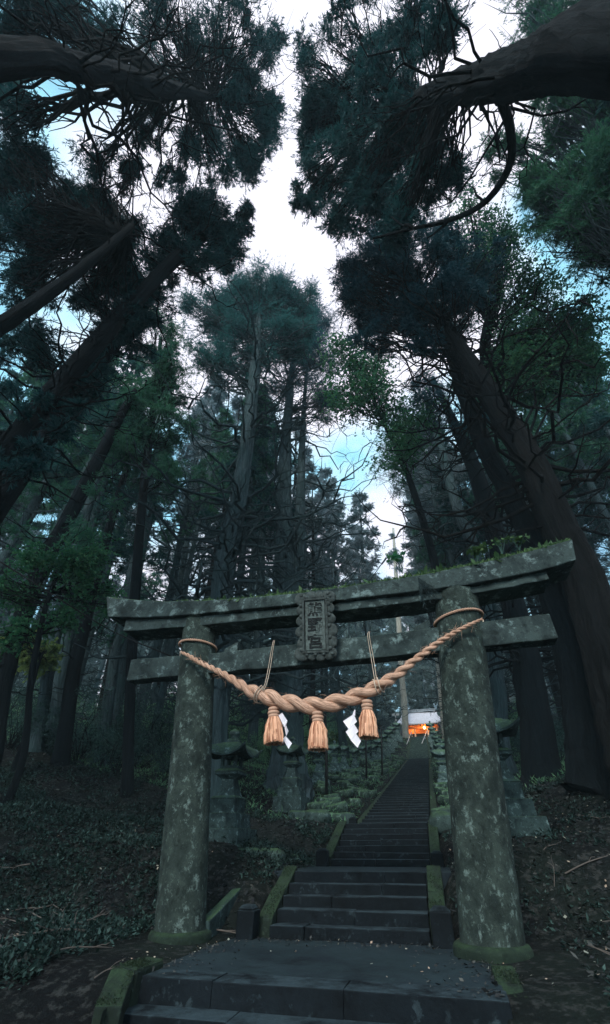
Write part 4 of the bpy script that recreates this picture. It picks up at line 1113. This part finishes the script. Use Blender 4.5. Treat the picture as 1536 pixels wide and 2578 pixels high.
P, R = YN(66, (1122, 1868, 15), (1115, 1800, 14), (1106, 1700, 13), (1090, 1500, 13), (1080, 1330, 7))
hero('orange tinged trunk standing in front of the right end of the shrine roof', P, R, bark='bark_pale', leaf='cedar_far', seed=25, cone=(.72, 2.2, 14), flare=.1, ls=(.2, .5))
# broad leaved trees with thin foliage on the right and over the stairs
P, R = YN(11.5, (1560, 2050, 60), (1480, 1600, 52), (1330, 1200, 40), (1230, 940, 30), (1228, 820, 22), (1260, 740, 12))
def bfork(br):
    a = PY(1228, 830, 11.5)
    for x, y, Y in ((1180, 690, 12), (1290, 700, 12), (1160, 600, 12.5), (1350, 900, 12), (1330, 880, 11), (1440, 960, 11.5)):
        limb(br, a if y < 850 else PY(1330, 1200, 11.5) * .98, PY(x, y, Y), .07, .02, -.05, .08, 7, 5)
hero('broad leaved tree with forked stem and thin leaf screen right of the brown trunk', P, R, name='broadleaf_tree', bark='bark_dark', leaf='broadleaf', seed=26, style='broad', per=14, twigs=14, rs=1.2, ls=(.06, .13), sagr=.0, extra=bfork, blobs=[
    Ell(1230, 660, 90, 80, 21, 54, .95, .7), Ell(1320, 740, 70, 60, 20, 35, .9, .7), Ell(1340, 860, 90, 70, 19, 70, .9, .6), Ell(1420, 930, 90, 80, 18, 74, .9, .6), Ell(1290, 960, 60, 60, 19, 35, .85, .6), Ell(1170, 560, 60, 60, 22, 22, .8, .8), Ell(1470, 820, 60, 60, 18, 22, .8, .6)])
P, R = YN(19, (1150, 1990, 26), (1130, 1700, 24), (1090, 1400, 20), (1020, 1180, 15), (960, 1050, 10), (930, 980, 5))
hero('fresh green broad leaved tree arching over the stairs between the central and right cedars', P, R, name='broadleaf_tree', bark='bark_dark', leaf='fresh', seed=27, style='broad', per=14, twigs=13, rs=1.25, ls=(.09, .18), sagr=-.03, blobs=[
    Ell(910, 930, 60, 60, 29, 34, 1.2, .7), Ell(880, 1000, 60, 40, 28, 22, 1.1, .7), Ell(960, 1010, 60, 40, 28, 22, 1.1, .7), Ell(1040, 1070, 80, 60, 27, 34, 1.2, .6), Ell(1000, 1150, 60, 40, 26, 12, 1.0, .6), Ell(860, 900, 40, 40, 29, 12, 1.0, .8)])
P, R = YN(12, (60, 1900, 16), (80, 1700, 15), (115, 1530, 12), (150, 1430, 8), (170, 1380, 4))
hero('understory tree with layered fresh green leaves low at the left edge', P, R, name='understory_tree', bark='bark_dark', leaf='fresh', seed=28, style='broad', per=11, twigs=13, rs=.9, ls=(.045, .10), sagr=.0, blobs=[
    Ell(60, 1480, 90, 22, 13, 26, .6, .5), Ell(160, 1440, 110, 25, 13.5, 34, .6, .5), Ell(240, 1500, 70, 20, 14, 20, .55, .6), Ell(190, 1390, 80, 20, 14, 18, .55, .6), Ell(40, 1590, 70, 22, 12.5, 16, .5, .4), Ell(130, 1560, 80, 20, 13, 16, .5, .4), Ell(90, 1420, 70, 20, 13.4, 14, .5, .5)])
P, R = YN(15, (60, 1860, 10), (75, 1760, 9), (95, 1680, 6), (110, 1640, 4))
hero('yellow green leaved sapling behind the leaning trunk at the left edge', P, R, name='sapling', bark='bark_dark', leaf='yellow', seed=29, style='broad', per=12, twigs=12, ls=(.08, .17), blobs=[Ell(100, 1640, 55, 45, 16, 30, .5, .4), Ell(60, 1610, 40, 30, 16, 14, .5, .5)])
P, R = YN(46, (800, 1925, 6), (800, 1895, 5), (800, 1860, 4), (800, 1838, 3))
hero('yellow green maple sapling glowing behind the middle straw tassel', P, R, name='sapling', bark='bark_dark', leaf='yellow', seed=40, style='broad', per=12, twigs=12, ls=(.14, .3), blobs=[Ell(785, 1852, 26, 16, 41, 14, .7, .4), Ell(845, 1854, 26, 13, 41, 12, .7, .5)])

# ================================================================== forest behind: four kinds, copied
def arche(k):
    rng = np.random.default_rng(100 + k)
    H = [31, 31, 30, 32, 26][k]
    nodes = [np.array([0, 0, -.5]), np.array([rng.normal() * .15, rng.normal() * .15, 8]), np.array([rng.normal() * .3, rng.normal() * .3, 19]), np.array([0, 0, H])]
    f0 = [.56, .58, .5, .6, .10][k]
    return make_tree('cedar_tree', 'far cedar', nodes, [.29, .24, .17, .03], ['cedar', 'cedar_far', 'cedar_far', 'cedar_green', 'far_hazed'][k], ['bark', 'bark', 'bark_brown', 'bark', 'bark'][k], cone=(f0, 2.7, 62 if k < 4 else 130, 1.0, .7, (.45, .85)), dead=(.12, f0 + .12, 52, (1.0, 3.2), 1.2),
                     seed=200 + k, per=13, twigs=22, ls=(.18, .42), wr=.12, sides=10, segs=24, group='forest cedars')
ARC = [arche(k) for k in range(5)]
used = [False] * 5
rng = np.random.default_rng(5)
def zone(x, y):
    u, w = to_uw(x, y)
    side = 'left of' if u < 0 else 'right of'
    dist = 'near' if y < 30 else ('middle distance' if y < 55 else 'distant')
    return side, dist
placed = list(HERO); cnt = 0; tries = 0
def plant_tree(k, x, y, s, sx=1.0):
    o = ARC[k] if not used[k] else copy_tree(ARC[k]); used[k] = True
    o.location = (x, y, gz((x, y)) - .2); o.scale = (s * sx,) * 2 + (s,); o.rotation_euler = (rng.normal() * .02, rng.normal() * .02, rng.uniform(0, 6.28))
    side, dist = zone(x, y)
    kind = ['dark bluish', 'hazy grey', 'hazy grey brown trunked', 'green', 'low branched pale'][k]
    o['label'] = f'{kind} forest cedar, {dist} rows {side} the stairs'
    o['group'] = f'{kind} {dist} cedars {side} the stairs'
    placed.append((x, y))
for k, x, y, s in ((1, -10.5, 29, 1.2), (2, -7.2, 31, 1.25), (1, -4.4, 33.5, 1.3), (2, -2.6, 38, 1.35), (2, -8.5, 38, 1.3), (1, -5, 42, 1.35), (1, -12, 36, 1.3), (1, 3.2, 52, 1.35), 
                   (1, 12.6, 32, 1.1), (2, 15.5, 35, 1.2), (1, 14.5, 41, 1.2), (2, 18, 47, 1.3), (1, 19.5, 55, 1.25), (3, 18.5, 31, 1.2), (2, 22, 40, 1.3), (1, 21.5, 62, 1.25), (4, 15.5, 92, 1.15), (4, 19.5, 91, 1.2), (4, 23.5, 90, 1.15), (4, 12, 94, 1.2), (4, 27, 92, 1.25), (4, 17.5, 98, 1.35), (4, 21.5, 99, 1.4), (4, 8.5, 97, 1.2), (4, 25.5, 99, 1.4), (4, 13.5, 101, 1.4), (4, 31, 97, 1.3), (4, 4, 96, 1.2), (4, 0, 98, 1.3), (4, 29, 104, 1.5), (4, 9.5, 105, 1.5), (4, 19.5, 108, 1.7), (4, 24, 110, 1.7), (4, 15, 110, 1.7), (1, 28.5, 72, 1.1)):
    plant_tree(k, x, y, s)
for k, u, w, s in ((1, -4.4, 44, 1.18), (2, 4.4, 46, 1.05), (1, 4.6, 37, 1.05), (2, -5.0, 52, 1.15), (1, -6.2, 36, 1.1), (1, 6.2, 44, 1.15)):
    q = SF(u, w); plant_tree(k, q[0], q[1], s, 1.2)
while cnt < 250 and tries < 9000:
    tries += 1
    y = 17 + 95 * rng.uniform() ** 1.1; x = rng.uniform(-.95, .95) * (y + 6)
    u, w = to_uw(x, y)
    if w < 70 and abs(u) < (5.2 if w < 22 else 3.3): continue
    if 66 < w < 82 and abs(u) < 8: continue
    if min((x - a) ** 2 + (y - b) ** 2 for a, b in placed) < (2.2 + y * .022) ** 2: continue
    if y < 26 and (x > -3 and x < 6): continue
    if 5 < w < 50 and -6.2 < u < 4.2: continue
    if 52 < w < 84 and abs(u) < 8.5: continue
    if x < -5 and y <= 34 and rng.uniform() < .35: continue
    if x < -5 and 34 < y < 70 and rng.uniform() < .88: continue
    if x > 20 and 40 < y < 64 and rng.uniform() < .8: continue
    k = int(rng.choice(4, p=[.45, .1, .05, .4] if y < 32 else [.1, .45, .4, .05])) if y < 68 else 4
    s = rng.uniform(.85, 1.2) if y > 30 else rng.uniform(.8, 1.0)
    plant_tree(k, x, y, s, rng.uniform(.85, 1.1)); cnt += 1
for x, y in ((8, -5), (12, 3), (-13, 3), (14, -9), (-11, -6)):  # cedars added out of view to keep sky light off the foreground
    o = copy_tree(ARC[0]); o.location = (x, y, gz((x, y)) - .2); o.rotation_euler = (0, 0, x * 2.1); o['label'] = 'unseen dark bluish cedar added around the viewpoint to shade the foreground'; o['group'] = 'unseen shade cedars around the viewpoint'

# ================================================================== shrubs
def shrub(k):
    r_ = np.random.default_rng(300 + k)
    root = thing('shrub', (0, 0, 0), 'shrub', 'shrub', 'dark shrubs on the slope')
    st_ = MB(); C = []; R = []
    for q in range(16):
        a = r_.uniform(0, 6.28); l = r_.uniform(.15, 1.0); h = r_.uniform(.35, 1.7)
        c = np.array([math.cos(a) * l, math.sin(a) * l, h]); C.append(c); R.append(r_.uniform(.32, .5))
        limb(st_, [0, 0, -.1], c, .022, .006, -.1, .1, 5, 4, r_)
    st_.build('stems', M['bark_dark'], root)
    mb = MB(); mb.kites(broad(C, R, 130, (.05, .12), r_, .8, .8, .2)); mb.build('foliage', M['shrub' if k < 3 else 'grass'], root)
    return root
SH = [shrub(k) for k in range(4)]; su = [False] * 4
spots = [(x, y, 0) for x, y in zip(rng.uniform(-15.5, -3.2, 30), rng.uniform(14.5, 26, 30))] + [(x, y, 1) for x, y in zip(rng.uniform(9, 20, 22), rng.uniform(13, 30, 22))] + [(x, y, 2) for x, y in zip(rng.uniform(-6, 3, 16), rng.uniform(24, 40, 16))] + [(x * y, y, 3) for x, y in zip(rng.uniform(-.8, .75, 110), rng.uniform(27, 62, 110))]
for x, y, zn in spots:
    u, w = to_uw(x, y)
    if abs(u) < 2.9 or (-6.5 < u < 4 and w > 4): continue
    if u > 0 and u < 6 and w < 9: continue
    if zn == 0 and y > 13 and x > -5 and y < 17: continue
    k = int(rng.integers(0, 3)) if zn < 2 else 3
    if zn == 3 and abs(u) < 3.5: continue
    o = SH[k] if not su[k] else copy_tree(SH[k]); su[k] = True
    s = rng.uniform(.7, 1.35) * (1.5 if zn == 3 else 1); o.location = (x, y, gz((x, y))); o.scale = (s, s, s * rng.uniform(.8, 1.2)); o.rotation_euler = (0, 0, rng.uniform(0, 6.28))
    d = 'nearer' if y < 19 else 'farther'
    o['label'] = [f'dark leafy shrub on the left slope, {d} row among the slim trunks', f'dark leafy shrub on the right slope, {d} rows behind the big trunks', 'pale green grassy shrub on the bank behind the lantern row', f"pale green bush on the far forest floor {'left' if u < 0 else 'right'} of the stairs"][zn]
    o['group'] = [f'{d} shrubs on the left slope', f'{d} shrubs on the right slope', 'grassy shrubs behind the lanterns', f"far pale bushes {'left' if u < 0 else 'right'} of the stairs"][zn]
for k in range(4):
    if not su[k]: bpy.data.objects.remove(SH[k])

# ================================================================== ground cover
def scatter(n, x0, x1, y0, y1, cond, power=1.0):
    f = RNG.uniform(size=n) ** power
    y = y0 + (y1 - y0) * f; x = RNG.uniform(x0, x1, n) * (1 if power == 1 else 1)
    u, w = to_uw(x, y); k = cond(u, w, x, y)
    x, y = x[k], y[k]
    return np.stack([x, y, ground(x, y)], -1)
def off_path(u, w, x, y):
    r = (np.abs(u) > 1.42) | (w < 0)
    return r & ~((np.abs(u + .08) < 2.62) & (w < .05)) & (np.abs(x) < .9 * y + 3)
def patchy(x, y, cut=-.25):
    return np.sin(x * 1.25 + 1.3 * np.sin(y * .9)) * np.sin(y * 1.45 + .8 * np.sin(x * .7 + 1)) + .45 * np.sin(x * 3.1 + y * 2.3) + RNG.normal(size=len(x)) * .25 > cut
def fern_cover():
    mb = MB()
    def tufts(p, hgt, n, ls, wr, mb=mb):
        K = len(p)
        a = RNG.uniform(0, 2 * PI, (K, n)); el = RNG.uniform(.1, 1.1, (K, n))
        d = np.stack([np.cos(a) * np.cos(el), np.sin(a) * np.cos(el), np.sin(el)], -1)
        L = RNG.uniform(.4, 1, (K, n)) * hgt[:, None]
        base = p[:, None] + d * L[..., None]; base[..., 2] -= .25 * L
        dd = unit(d + RNG.normal(size=d.shape) * .5 - [0, 0, .35]); sd = unit(np.cross(dd, RNG.normal(size=d.shape) * .5 + [0, 0, 1]))
        l = RNG.uniform(ls[0], ls[1], (K, n, 1)); w = l * wr
        mb.kites(np.stack([base, base + dd * l * .45 + sd * w, base + dd * l, base + dd * l * .45 - sd * w], -2).reshape(-1, 4, 3))
    left = lambda u, w, x, y: off_path(u, w, x, y) & patchy(x, y) & (u < 0) & (RNG.uniform(size=len(u)) < sstep(1.9, 3.0, -u + (w > 1) * 1.2))
    p = scatter(11000, -9, 1, 3.5, 14, left); tufts(p, RNG.uniform(.04, .20, len(p)) * RNG.choice([.6, 1, 1.6], len(p)), 18, (.025, .085), .24)
    p = scatter(7000, -18, 4, 12, 30, left); tufts(p, RNG.uniform(.08, .30, len(p)), 18, (.04, .11), .2)
    right = lambda u, w, x, y: off_path(u, w, x, y) & patchy(x, y, .1) & (u > 0) & (RNG.uniform(size=len(u)) < .55)
    p = scatter(5000, 1, 9, 3.5, 14, right); tufts(p, RNG.uniform(.04, .16, len(p)), 12, (.03, .09), .2)
    p = scatter(5000, 3, 22, 12, 32, right); tufts(p, RNG.uniform(.08, .3, len(p)), 11, (.06, .16), .22)
    tag(mb.build('undergrowth', M['fern']), kind='stuff', label='low dark ferns and weeds covering the forest floor', cat='undergrowth')
    mb = MB()
    bank = lambda u, w, x, y: (np.abs(u) > 1.42) & (u > -17) & (u < 8) & (w > 7) & (RNG.uniform(size=len(u)) < .35 + .65 * (np.abs(u) > 4.6))
    p = scatter(26000, -22, 24, 15, 76, bank); tufts(p, RNG.uniform(.10, .34, len(p)), 12, (.08, .22), .09, mb)
    tag(mb.build('bank_grass', M['grass']), kind='stuff', label='green grass and moss on the banks beside the upper stairs', cat='grass')
fern_cover()
def litter():
    def flat(p, ls, wr, lift=.012, tilt=.35):
        K = len(p); dd = RNG.normal(size=(K, 3)); dd[:, 2] *= tilt; dd = unit(dd)
        nr = RNG.normal(size=(K, 3)) * tilt; nr[:, 2] += 1; sd = unit(np.cross(dd, nr)); l = RNG.uniform(*ls, (K, 1)); w = l * wr
        p = p + [0, 0, lift]
        return np.stack([p, p + dd * l * .45 + sd * w, p + dd * l, p + dd * l * .45 - sd * w], -2)
    mb = MB()
    p = scatter(26000, -9, 10, 3.5, 16, off_path); mb.kites(flat(p, (.03, .10), .3))
    p = scatter(9000, -20, 24, 12, 34, off_path); mb.kites(flat(p, (.06, .18), .25))
    p = scatter(2600, 1, 9, 3.8, 14, off_path)
    tag(mb.build('leaf_litter', M['litter']), kind='stuff', label='brown leaf and twig litter on the forest floor', cat='leaf litter')
    mb = MB()
    p = scatter(900, -5, 7, 4, 13, off_path); mb.kites(flat(p, (.025, .075), .36, .03))
    q = []
    for k in range(260):
        u, w = RNG.uniform(-2.3, 2.2), RNG.uniform(-1.9, 0); e = max(abs(u) / 2.3, 1 + w / 1.9 * 1.6)
        if RNG.uniform() < e ** 3: q.append(SF(u, w, -.94))
    if q: mb.kites(flat(np.array(q), (.012, .042), .36, .012))
    q = []
    for k in range(5200):
        u, w = RNG.uniform(-1.58, 1.7), RNG.uniform(-2.4, 0); e = max(abs(u) / 1.7, 1 + w / 2.0 * 1.3)
        if RNG.uniform() < e ** 7: q.append(SF(u, w, -.937))
    dm = MB(); dm.kites(flat(np.array(q), (.015, .06), .3, .004)); tag(dm.build('leaf_litter', M['litter']), kind='stuff', label='dark litter gathered along the edges of the paved landing', cat='leaf litter')
    tag(mb.build('fallen_leaves', M['paleleaf']), kind='stuff', label='pale dead leaves scattered round the pillars and slope', cat='fallen leaves')
litter()
# stones of the retaining edges below the lanterns
def rock(p, s, label, group, mat='rock', name='stone_block', sq=.5, seed=0):
    r_ = np.random.default_rng(seed)
    n, m = 14, 9; mb = MB()
    th = np.linspace(0, 2 * PI, n, endpoint=False); ph_ = np.linspace(-PI / 2, PI / 2, m)
    V = []
    for b in ph_:
        for a in th:
            v = np.array([math.cos(b) * math.cos(a), math.cos(b) * math.sin(a), math.sin(b)])
            v = np.sign(v) * np.abs(v) ** sq
            V.append(v * s * .5)
    V = np.array(V); ofs = r_.uniform(0, 6, 3)
    V *= (1 + .10 * np.sin(V[:, [1]] * 9 / s[1] + ofs[0]) + .08 * np.sin(V[:, [2]] * 11 / s[2] + V[:, [0]] * 5 / s[0] + ofs[1])) ; V = V @ RZ
    i0 = np.arange(m - 1)[:, None] * n; j = np.arange(n)[None]; j1 = (j + 1) % n
    mb.add(V, np.stack([i0 + j, i0 + j1, i0 + n + j1, i0 + n + j], -1).reshape(-1, 4))
    o = mb.build(name, M[mat], None, True); o.location = p; return tag(o, label, 'stone', group)
p = PY(738, 2164, 11.6); rock(p, np.array([.30, .28, .2]), 'rounded pale boulder lying just left of the second flight', None, 'lantern', 'boulder', .9, 1)
for k, (px, py, Y, sx, sz, lb) in enumerate(((545, 2172, 10.2, .7, .34, 'squared stone block under the left lantern, farthest left in the low wall'), (622, 2166, 10.3, .66, .34, 'second squared block from the left pillar in the low wall under the left lantern'), (683, 2160, 10.5, .5, .3, 'last block at the right end of the low wall under the left lantern'),
        (1240, 2165, 9.0, .8, .36, 'dark block at the foot of the right lantern beside the pillar'), (1330, 2175, 9.0, .9, .36, 'mossy dark block at the right end below the right lantern'), (1125, 2030, 15, .6, .5, 'rough dark boulder stacked on the bank right of the stairs'), (1118, 2075, 13.5, .7, .5, 'lower rough dark boulder on the bank right of the stairs'), (800, 2055, 15, .7, .4, 'dark squared rock below the middle tassel lantern'), (760, 2040, 16, .8, .4, 'dark rock under the plinth of the lantern below the left paper'), (868, 2040, 17, .6, .35, 'dark rock closest to the stairs on the left bank'))):
    p = PY(px, py, Y); p[2] = min(p[2], gz(p) + sz * .25); rock(p, np.array([sx, .5, sz]), lb, 'rough stones along the bank', 'rock', 'stone_block', .55, k + 5)
mst = None; mcount = 0
for side in (-1, 1):
    for k in range(64):
        w = 9.2 + 38 * (k / 64) ** 1.15 + RNG.uniform(-.3, .3); row = RNG.uniform()
        u = side * (1.62 + row * (2.3 if side < 0 else 1.6)); q = SF(u, w)
        if min((q[0] - a[0]) ** 2 + (q[1] - a[1]) ** 2 for a, *_ in LANT) < .5: continue
        if mst is None:
            mst = [rock(np.zeros(3), np.array([.8, .5, .34]), 'x', None, 'moss_rock', 'stone_block', .36, 60), rock(np.zeros(3), np.array([.6, .55, .40]), 'x', None, 'moss_rock', 'stone_block', .45, 61)]; o = mst[0]
        elif mcount == 1: o = mst[1]
        else: o = mst[int(RNG.integers(0, 2))].copy(); COL.objects.link(o)
        mcount += 1
        s = RNG.uniform(.7, 1.3); o.scale = (s, s, s * RNG.uniform(.7, 1.2)); o.rotation_euler = (RNG.normal() * .1, RNG.normal() * .1, RNG.normal() * .25)
        q[2] = gz(q) + .06; o.location = q
        o['label'] = f"mossy stone block in the rough bank wall {'left' if side < 0 else 'right'} of the long stairs, {'lower' if w < 18 else ('middle' if w < 30 else 'upper')} stretch"
        o['group'] = f"mossy {'lower' if w < 18 else ('middle' if w < 30 else 'upper')} bank stones {'left' if side < 0 else 'right'} of the stairs"; o['category'] = 'stone'
# long squared timber lying left of the lowest flight
a = PY(515, 2318, 7.9); b = PY(624, 2208, 9.6)
mb = MB(); d = unit(b - a); n1 = unit(np.cross(d, [0, 0, 1.])); n2 = np.cross(n1, d)
mb.hexa(np.array([a - n1 * .07 - n2 * .3, a + n1 * .07 - n2 * .3, b + n1 * .07 - n2 * .2, b - n1 * .07 - n2 * .2, a - n1 * .07, a + n1 * .07, b + n1 * .07, b - n1 * .07]))
o = mb.build('timber_edge', M['lantern'], None, False, .015, loc=a); tag(o, 'long narrow edge slab slanting up left of the lowest flight', 'edging slab')
def twig(pts, r, label, mat='deadwood'):
    pts = [np.asarray(p) for p in pts]; mb = MB(); S = spline(pts, 12); mb.tube(S, np.linspace(r, r * .5, 12), 6)
    limb(mb, S[5], S[5] + unit(S[6] - S[5]) * .18 + [.03, .02, .03], r * .5, r * .2)
    o = mb.build('fallen_branch', M[mat], None, True, loc=pts[0]); tag(o, label, 'branch', 'fallen branches on the ground')
def GP(px, py, lift=.03):
    d = ray(px, py); t = 2.0
    for k in range(400):
        p = d * t
        if p[2] < gz(p): break
        t += .05
    p = d * t; p[2] = gz(p) + lift; return p
twig([GP(1425, 2208), GP(1480, 2190), GP(1536, 2170)], .011, 'pale dead branch lying on the dark slope at the right edge')
twig([GP(525, 2352, .05), GP(570, 2360, .05), GP(612, 2366, .05)], .012, 'straight stick lying right of the left pillar base')
twig([GP(235, 2478), GP(262, 2462), GP(285, 2452)], .007, 'short twig by the left curb stone')
twig([GP(1398, 2240), GP(1402, 2215, .12), GP(1385, 2195, .1)], .006, 'thin curled twig sticking up on the right slope')
twig([GP(0, 2160), GP(60, 2180), GP(110, 2195)], .05, 'thick dark rotting branch on the left slope', 'bark_dark')
twig([GP(1140, 2420, .05), GP(1175, 2428, .06), GP(1225, 2434, .05)], .045, 'split pale wood piece lying by the right pillar base')
tw = None
for k in range(26):
    left_ = k % 2 == 0
    x = RNG.uniform(-5.5, -2.4) if left_ else RNG.uniform(2.9, 6.5); y = RNG.uniform(5.2, 10.5)
    u, w = to_uw(x, y)
    if abs(u) < 2.0: continue
    if tw is None:
        mb = MB(); S = spline([(-.4, 0, .02), (-.12, .05, .05), (.15, -.03, .04), (.45, .04, .02)], 10); mb.tube(S, np.linspace(.011, .005, 10), 5)
        limb(mb, S[4], S[4] + [.16, .14, .05], .006, .003); limb(mb, S[6], S[6] + [.14, -.12, .04], .005, .002)
        tw = o = mb.build('fallen_twig', M['deadwood'], None, True)
    else: o = tw.copy(); COL.objects.link(o)
    s = RNG.uniform(.5, 1.3); o.scale = (s, s, s); o.rotation_euler = (RNG.normal() * .1, RNG.normal() * .15, RNG.uniform(0, 6.28)); o.location = (x, y, gz((x, y)) + .02)
    tag(o, f"thin grey twig lying in the litter on the {'left' if left_ else 'right'} bank beside the gateway", 'twig', f"twigs on the {'left' if left_ else 'right'} bank")
# plants growing on the top beam, and the dry spray hanging from it
def beam_plant(px, py, hgt, label, mat='yellow', n=16, big=.09):
    p = TP(px, py, .1); root = thing('small_plant', p, label, 'plant', 'plants growing on the top beam')
    st_ = MB(); C = []
    for q in range(5):
        e = p + [RNG.uniform(-.16, .16), RNG.uniform(-.1, .1), hgt * RNG.uniform(.5, 1.0)]; st_.tube(spline([p - [0, 0, .06], (p + e) / 2 + [.02, 0, 0], e], 6), .006, 4); C.append(e)
    st_.build('stem', M['shrub'], root)
    mb = MB(); mb.kites(broad(C, [.10] * 5, n, (big * .7, big * 1.3), RNG, .5, .5)); mb.build('leaves', M[mat], root)
beam_plant(1012, 1437, .42, 'small plant with green lobed leaves on the beam right of the plaque', 'fresh', 9, .11)
beam_plant(1200, 1405, .20, 'low tuft of pale weeds growing on the right half of the beam', 'moss', 22, .08)
beam_plant(1262, 1390, .34, 'small plant with small dark leaves near the right end of the beam', 'moss', 8, .07)
beam_plant(1305, 1380, .26, 'thin sprig on the beam closest to its right end', 'moss', 12, .09)
mb = MB(); a = TP(1053, 1455, .42); tips = [TP(x, y, .44) for x, y in ((1078, 1492), (1090, 1500), (1102, 1506), (1066, 1520), (1072, 1530), (1060, 1508), (1110, 1500), (1083, 1512))]
for t in tips:
    S = spline([a, (a + t) / 2 + [0, 0, .03], t], 8); mb.tube(S, np.linspace(.007, .003, 8), 4)
    for j in range(2, 8):
        for q in range(3): limb(mb, S[j], S[j] + unit((t - a) + RNG.normal(size=3) * .22) * .08, .005, .002, 0, .05, 3, 3)
o = mb.build('dried_twig', M['bark'], None, False, loc=a); tag(o, 'dry cedar spray hanging from the top beam above the right pillar', 'twig')

# ================================================================== light, sky, air, camera
SUN_EL, SUN_AZ = math.radians(36), math.radians(197)           # behind and left of the camera, veiled
w = bpy.data.worlds.new('World'); SC.world = w; w.use_nodes = True
nt = w.node_tree; bg = nt.nodes['Background']
sky = nt.nodes.new('ShaderNodeTexSky'); sky.sky_type = 'NISHITA'; sky.sun_disc = False
sky.sun_elevation = SUN_EL; sky.sun_rotation = SUN_AZ; sky.air_density = 1.0; sky.dust_density = 1.5; sky.ozone_density = 2
co = nt.nodes.new('ShaderNodeTexCoord')
n1 = nt.nodes.new('ShaderNodeTexNoise'); n1.inputs['Scale'].default_value = 2.6; n1.inputs['Detail'].default_value = 5; nt.links.new(co.outputs['Generated'], n1.inputs['Vector'])
dt = nt.nodes.new('ShaderNodeVectorMath'); dt.operation = 'DOT_PRODUCT'; nt.links.new(co.outputs['Generated'], dt.inputs[0]); dt.inputs[1].default_value = (0, .30, .954)
ad = nt.nodes.new('ShaderNodeMath'); ad.operation = 'ADD'; nt.links.new(n1.outputs['Fac'], ad.inputs[0]); nt.links.new(ramp(nt, dt.outputs['Value'], [(.90, 0.), (.985, .22)]), ad.inputs[1])
f = ramp(nt, ad.outputs[0], [(.44, .0), (.56, 1.)])
f2 = ramp(nt, n1.outputs['Fac'], [(.30, .25), (.46, .9)])
c = mix(nt, f2, sky.outputs[0], (2.2, 5.0, 6.4))
c = mix(nt, f, c, (5.35, 5.25, 5.95))
nt.links.new(c, bg.inputs['Color']); bg.inputs['Strength'].default_value = .12
sl = bpy.data.lights.new('sun', 'SUN'); sl.energy = 1.4; sl.angle = math.radians(14); sl.color = (1, .95, .88)
so = bpy.data.objects.new('sun', sl); COL.objects.link(so)
sd = Vector((math.sin(SUN_AZ) * math.cos(SUN_EL), math.cos(SUN_AZ) * math.cos(SUN_EL), math.sin(SUN_EL)))
so.rotation_euler = sd.to_track_quat('Z', 'Y').to_euler()
HAZE = True
if HAZE:
    mb = MB(); mb.hexa(np.array([[-156, -46, -4], [176, -46, -4], [176, 306, -4], [-156, 306, -4], [-156, -46, 110], [176, -46, 110], [176, 306, 110], [-156, 306, 110]], float))
    m = bpy.data.materials.new('haze air'); m.use_nodes = True; nt = m.node_tree; nt.nodes.remove(nt.nodes['Principled BSDF'])
    v = nt.nodes.new('ShaderNodeVolumePrincipled'); v.inputs['Color'].default_value = (.52, .75, .83, 1); v.inputs['Density'].default_value = .0013
    nt.links.new(v.outputs[0], nt.nodes['Material Output'].inputs['Volume'])
    tag(mb.build('haze', m), kind='stuff')
cam = bpy.data.cameras.new('camera'); co_ = bpy.data.objects.new('camera', cam); COL.objects.link(co_)
co_.rotation_euler = (math.pi / 2 + PITCH, 0, 0); cam.sensor_fit = 'VERTICAL'; cam.sensor_height = 36; cam.sensor_width = 36
cam.lens = 36 * FPX / 2578; cam.clip_start = .05; cam.clip_end = 2000
SC.camera = co_
SC.view_settings.view_transform = 'Standard'; SC.view_settings.look = 'None'; SC.view_settings.exposure = .98; SC.view_settings.gamma = 1
SC.cycles.use_denoising = True; SC.cycles.max_bounces = 6; SC.cycles.diffuse_bounces = 3; SC.cycles.transmission_bounces = 3; SC.cycles.volume_bounces = 0
SC.cycles.use_adaptive_sampling = True; SC.cycles.adaptive_threshold = .02
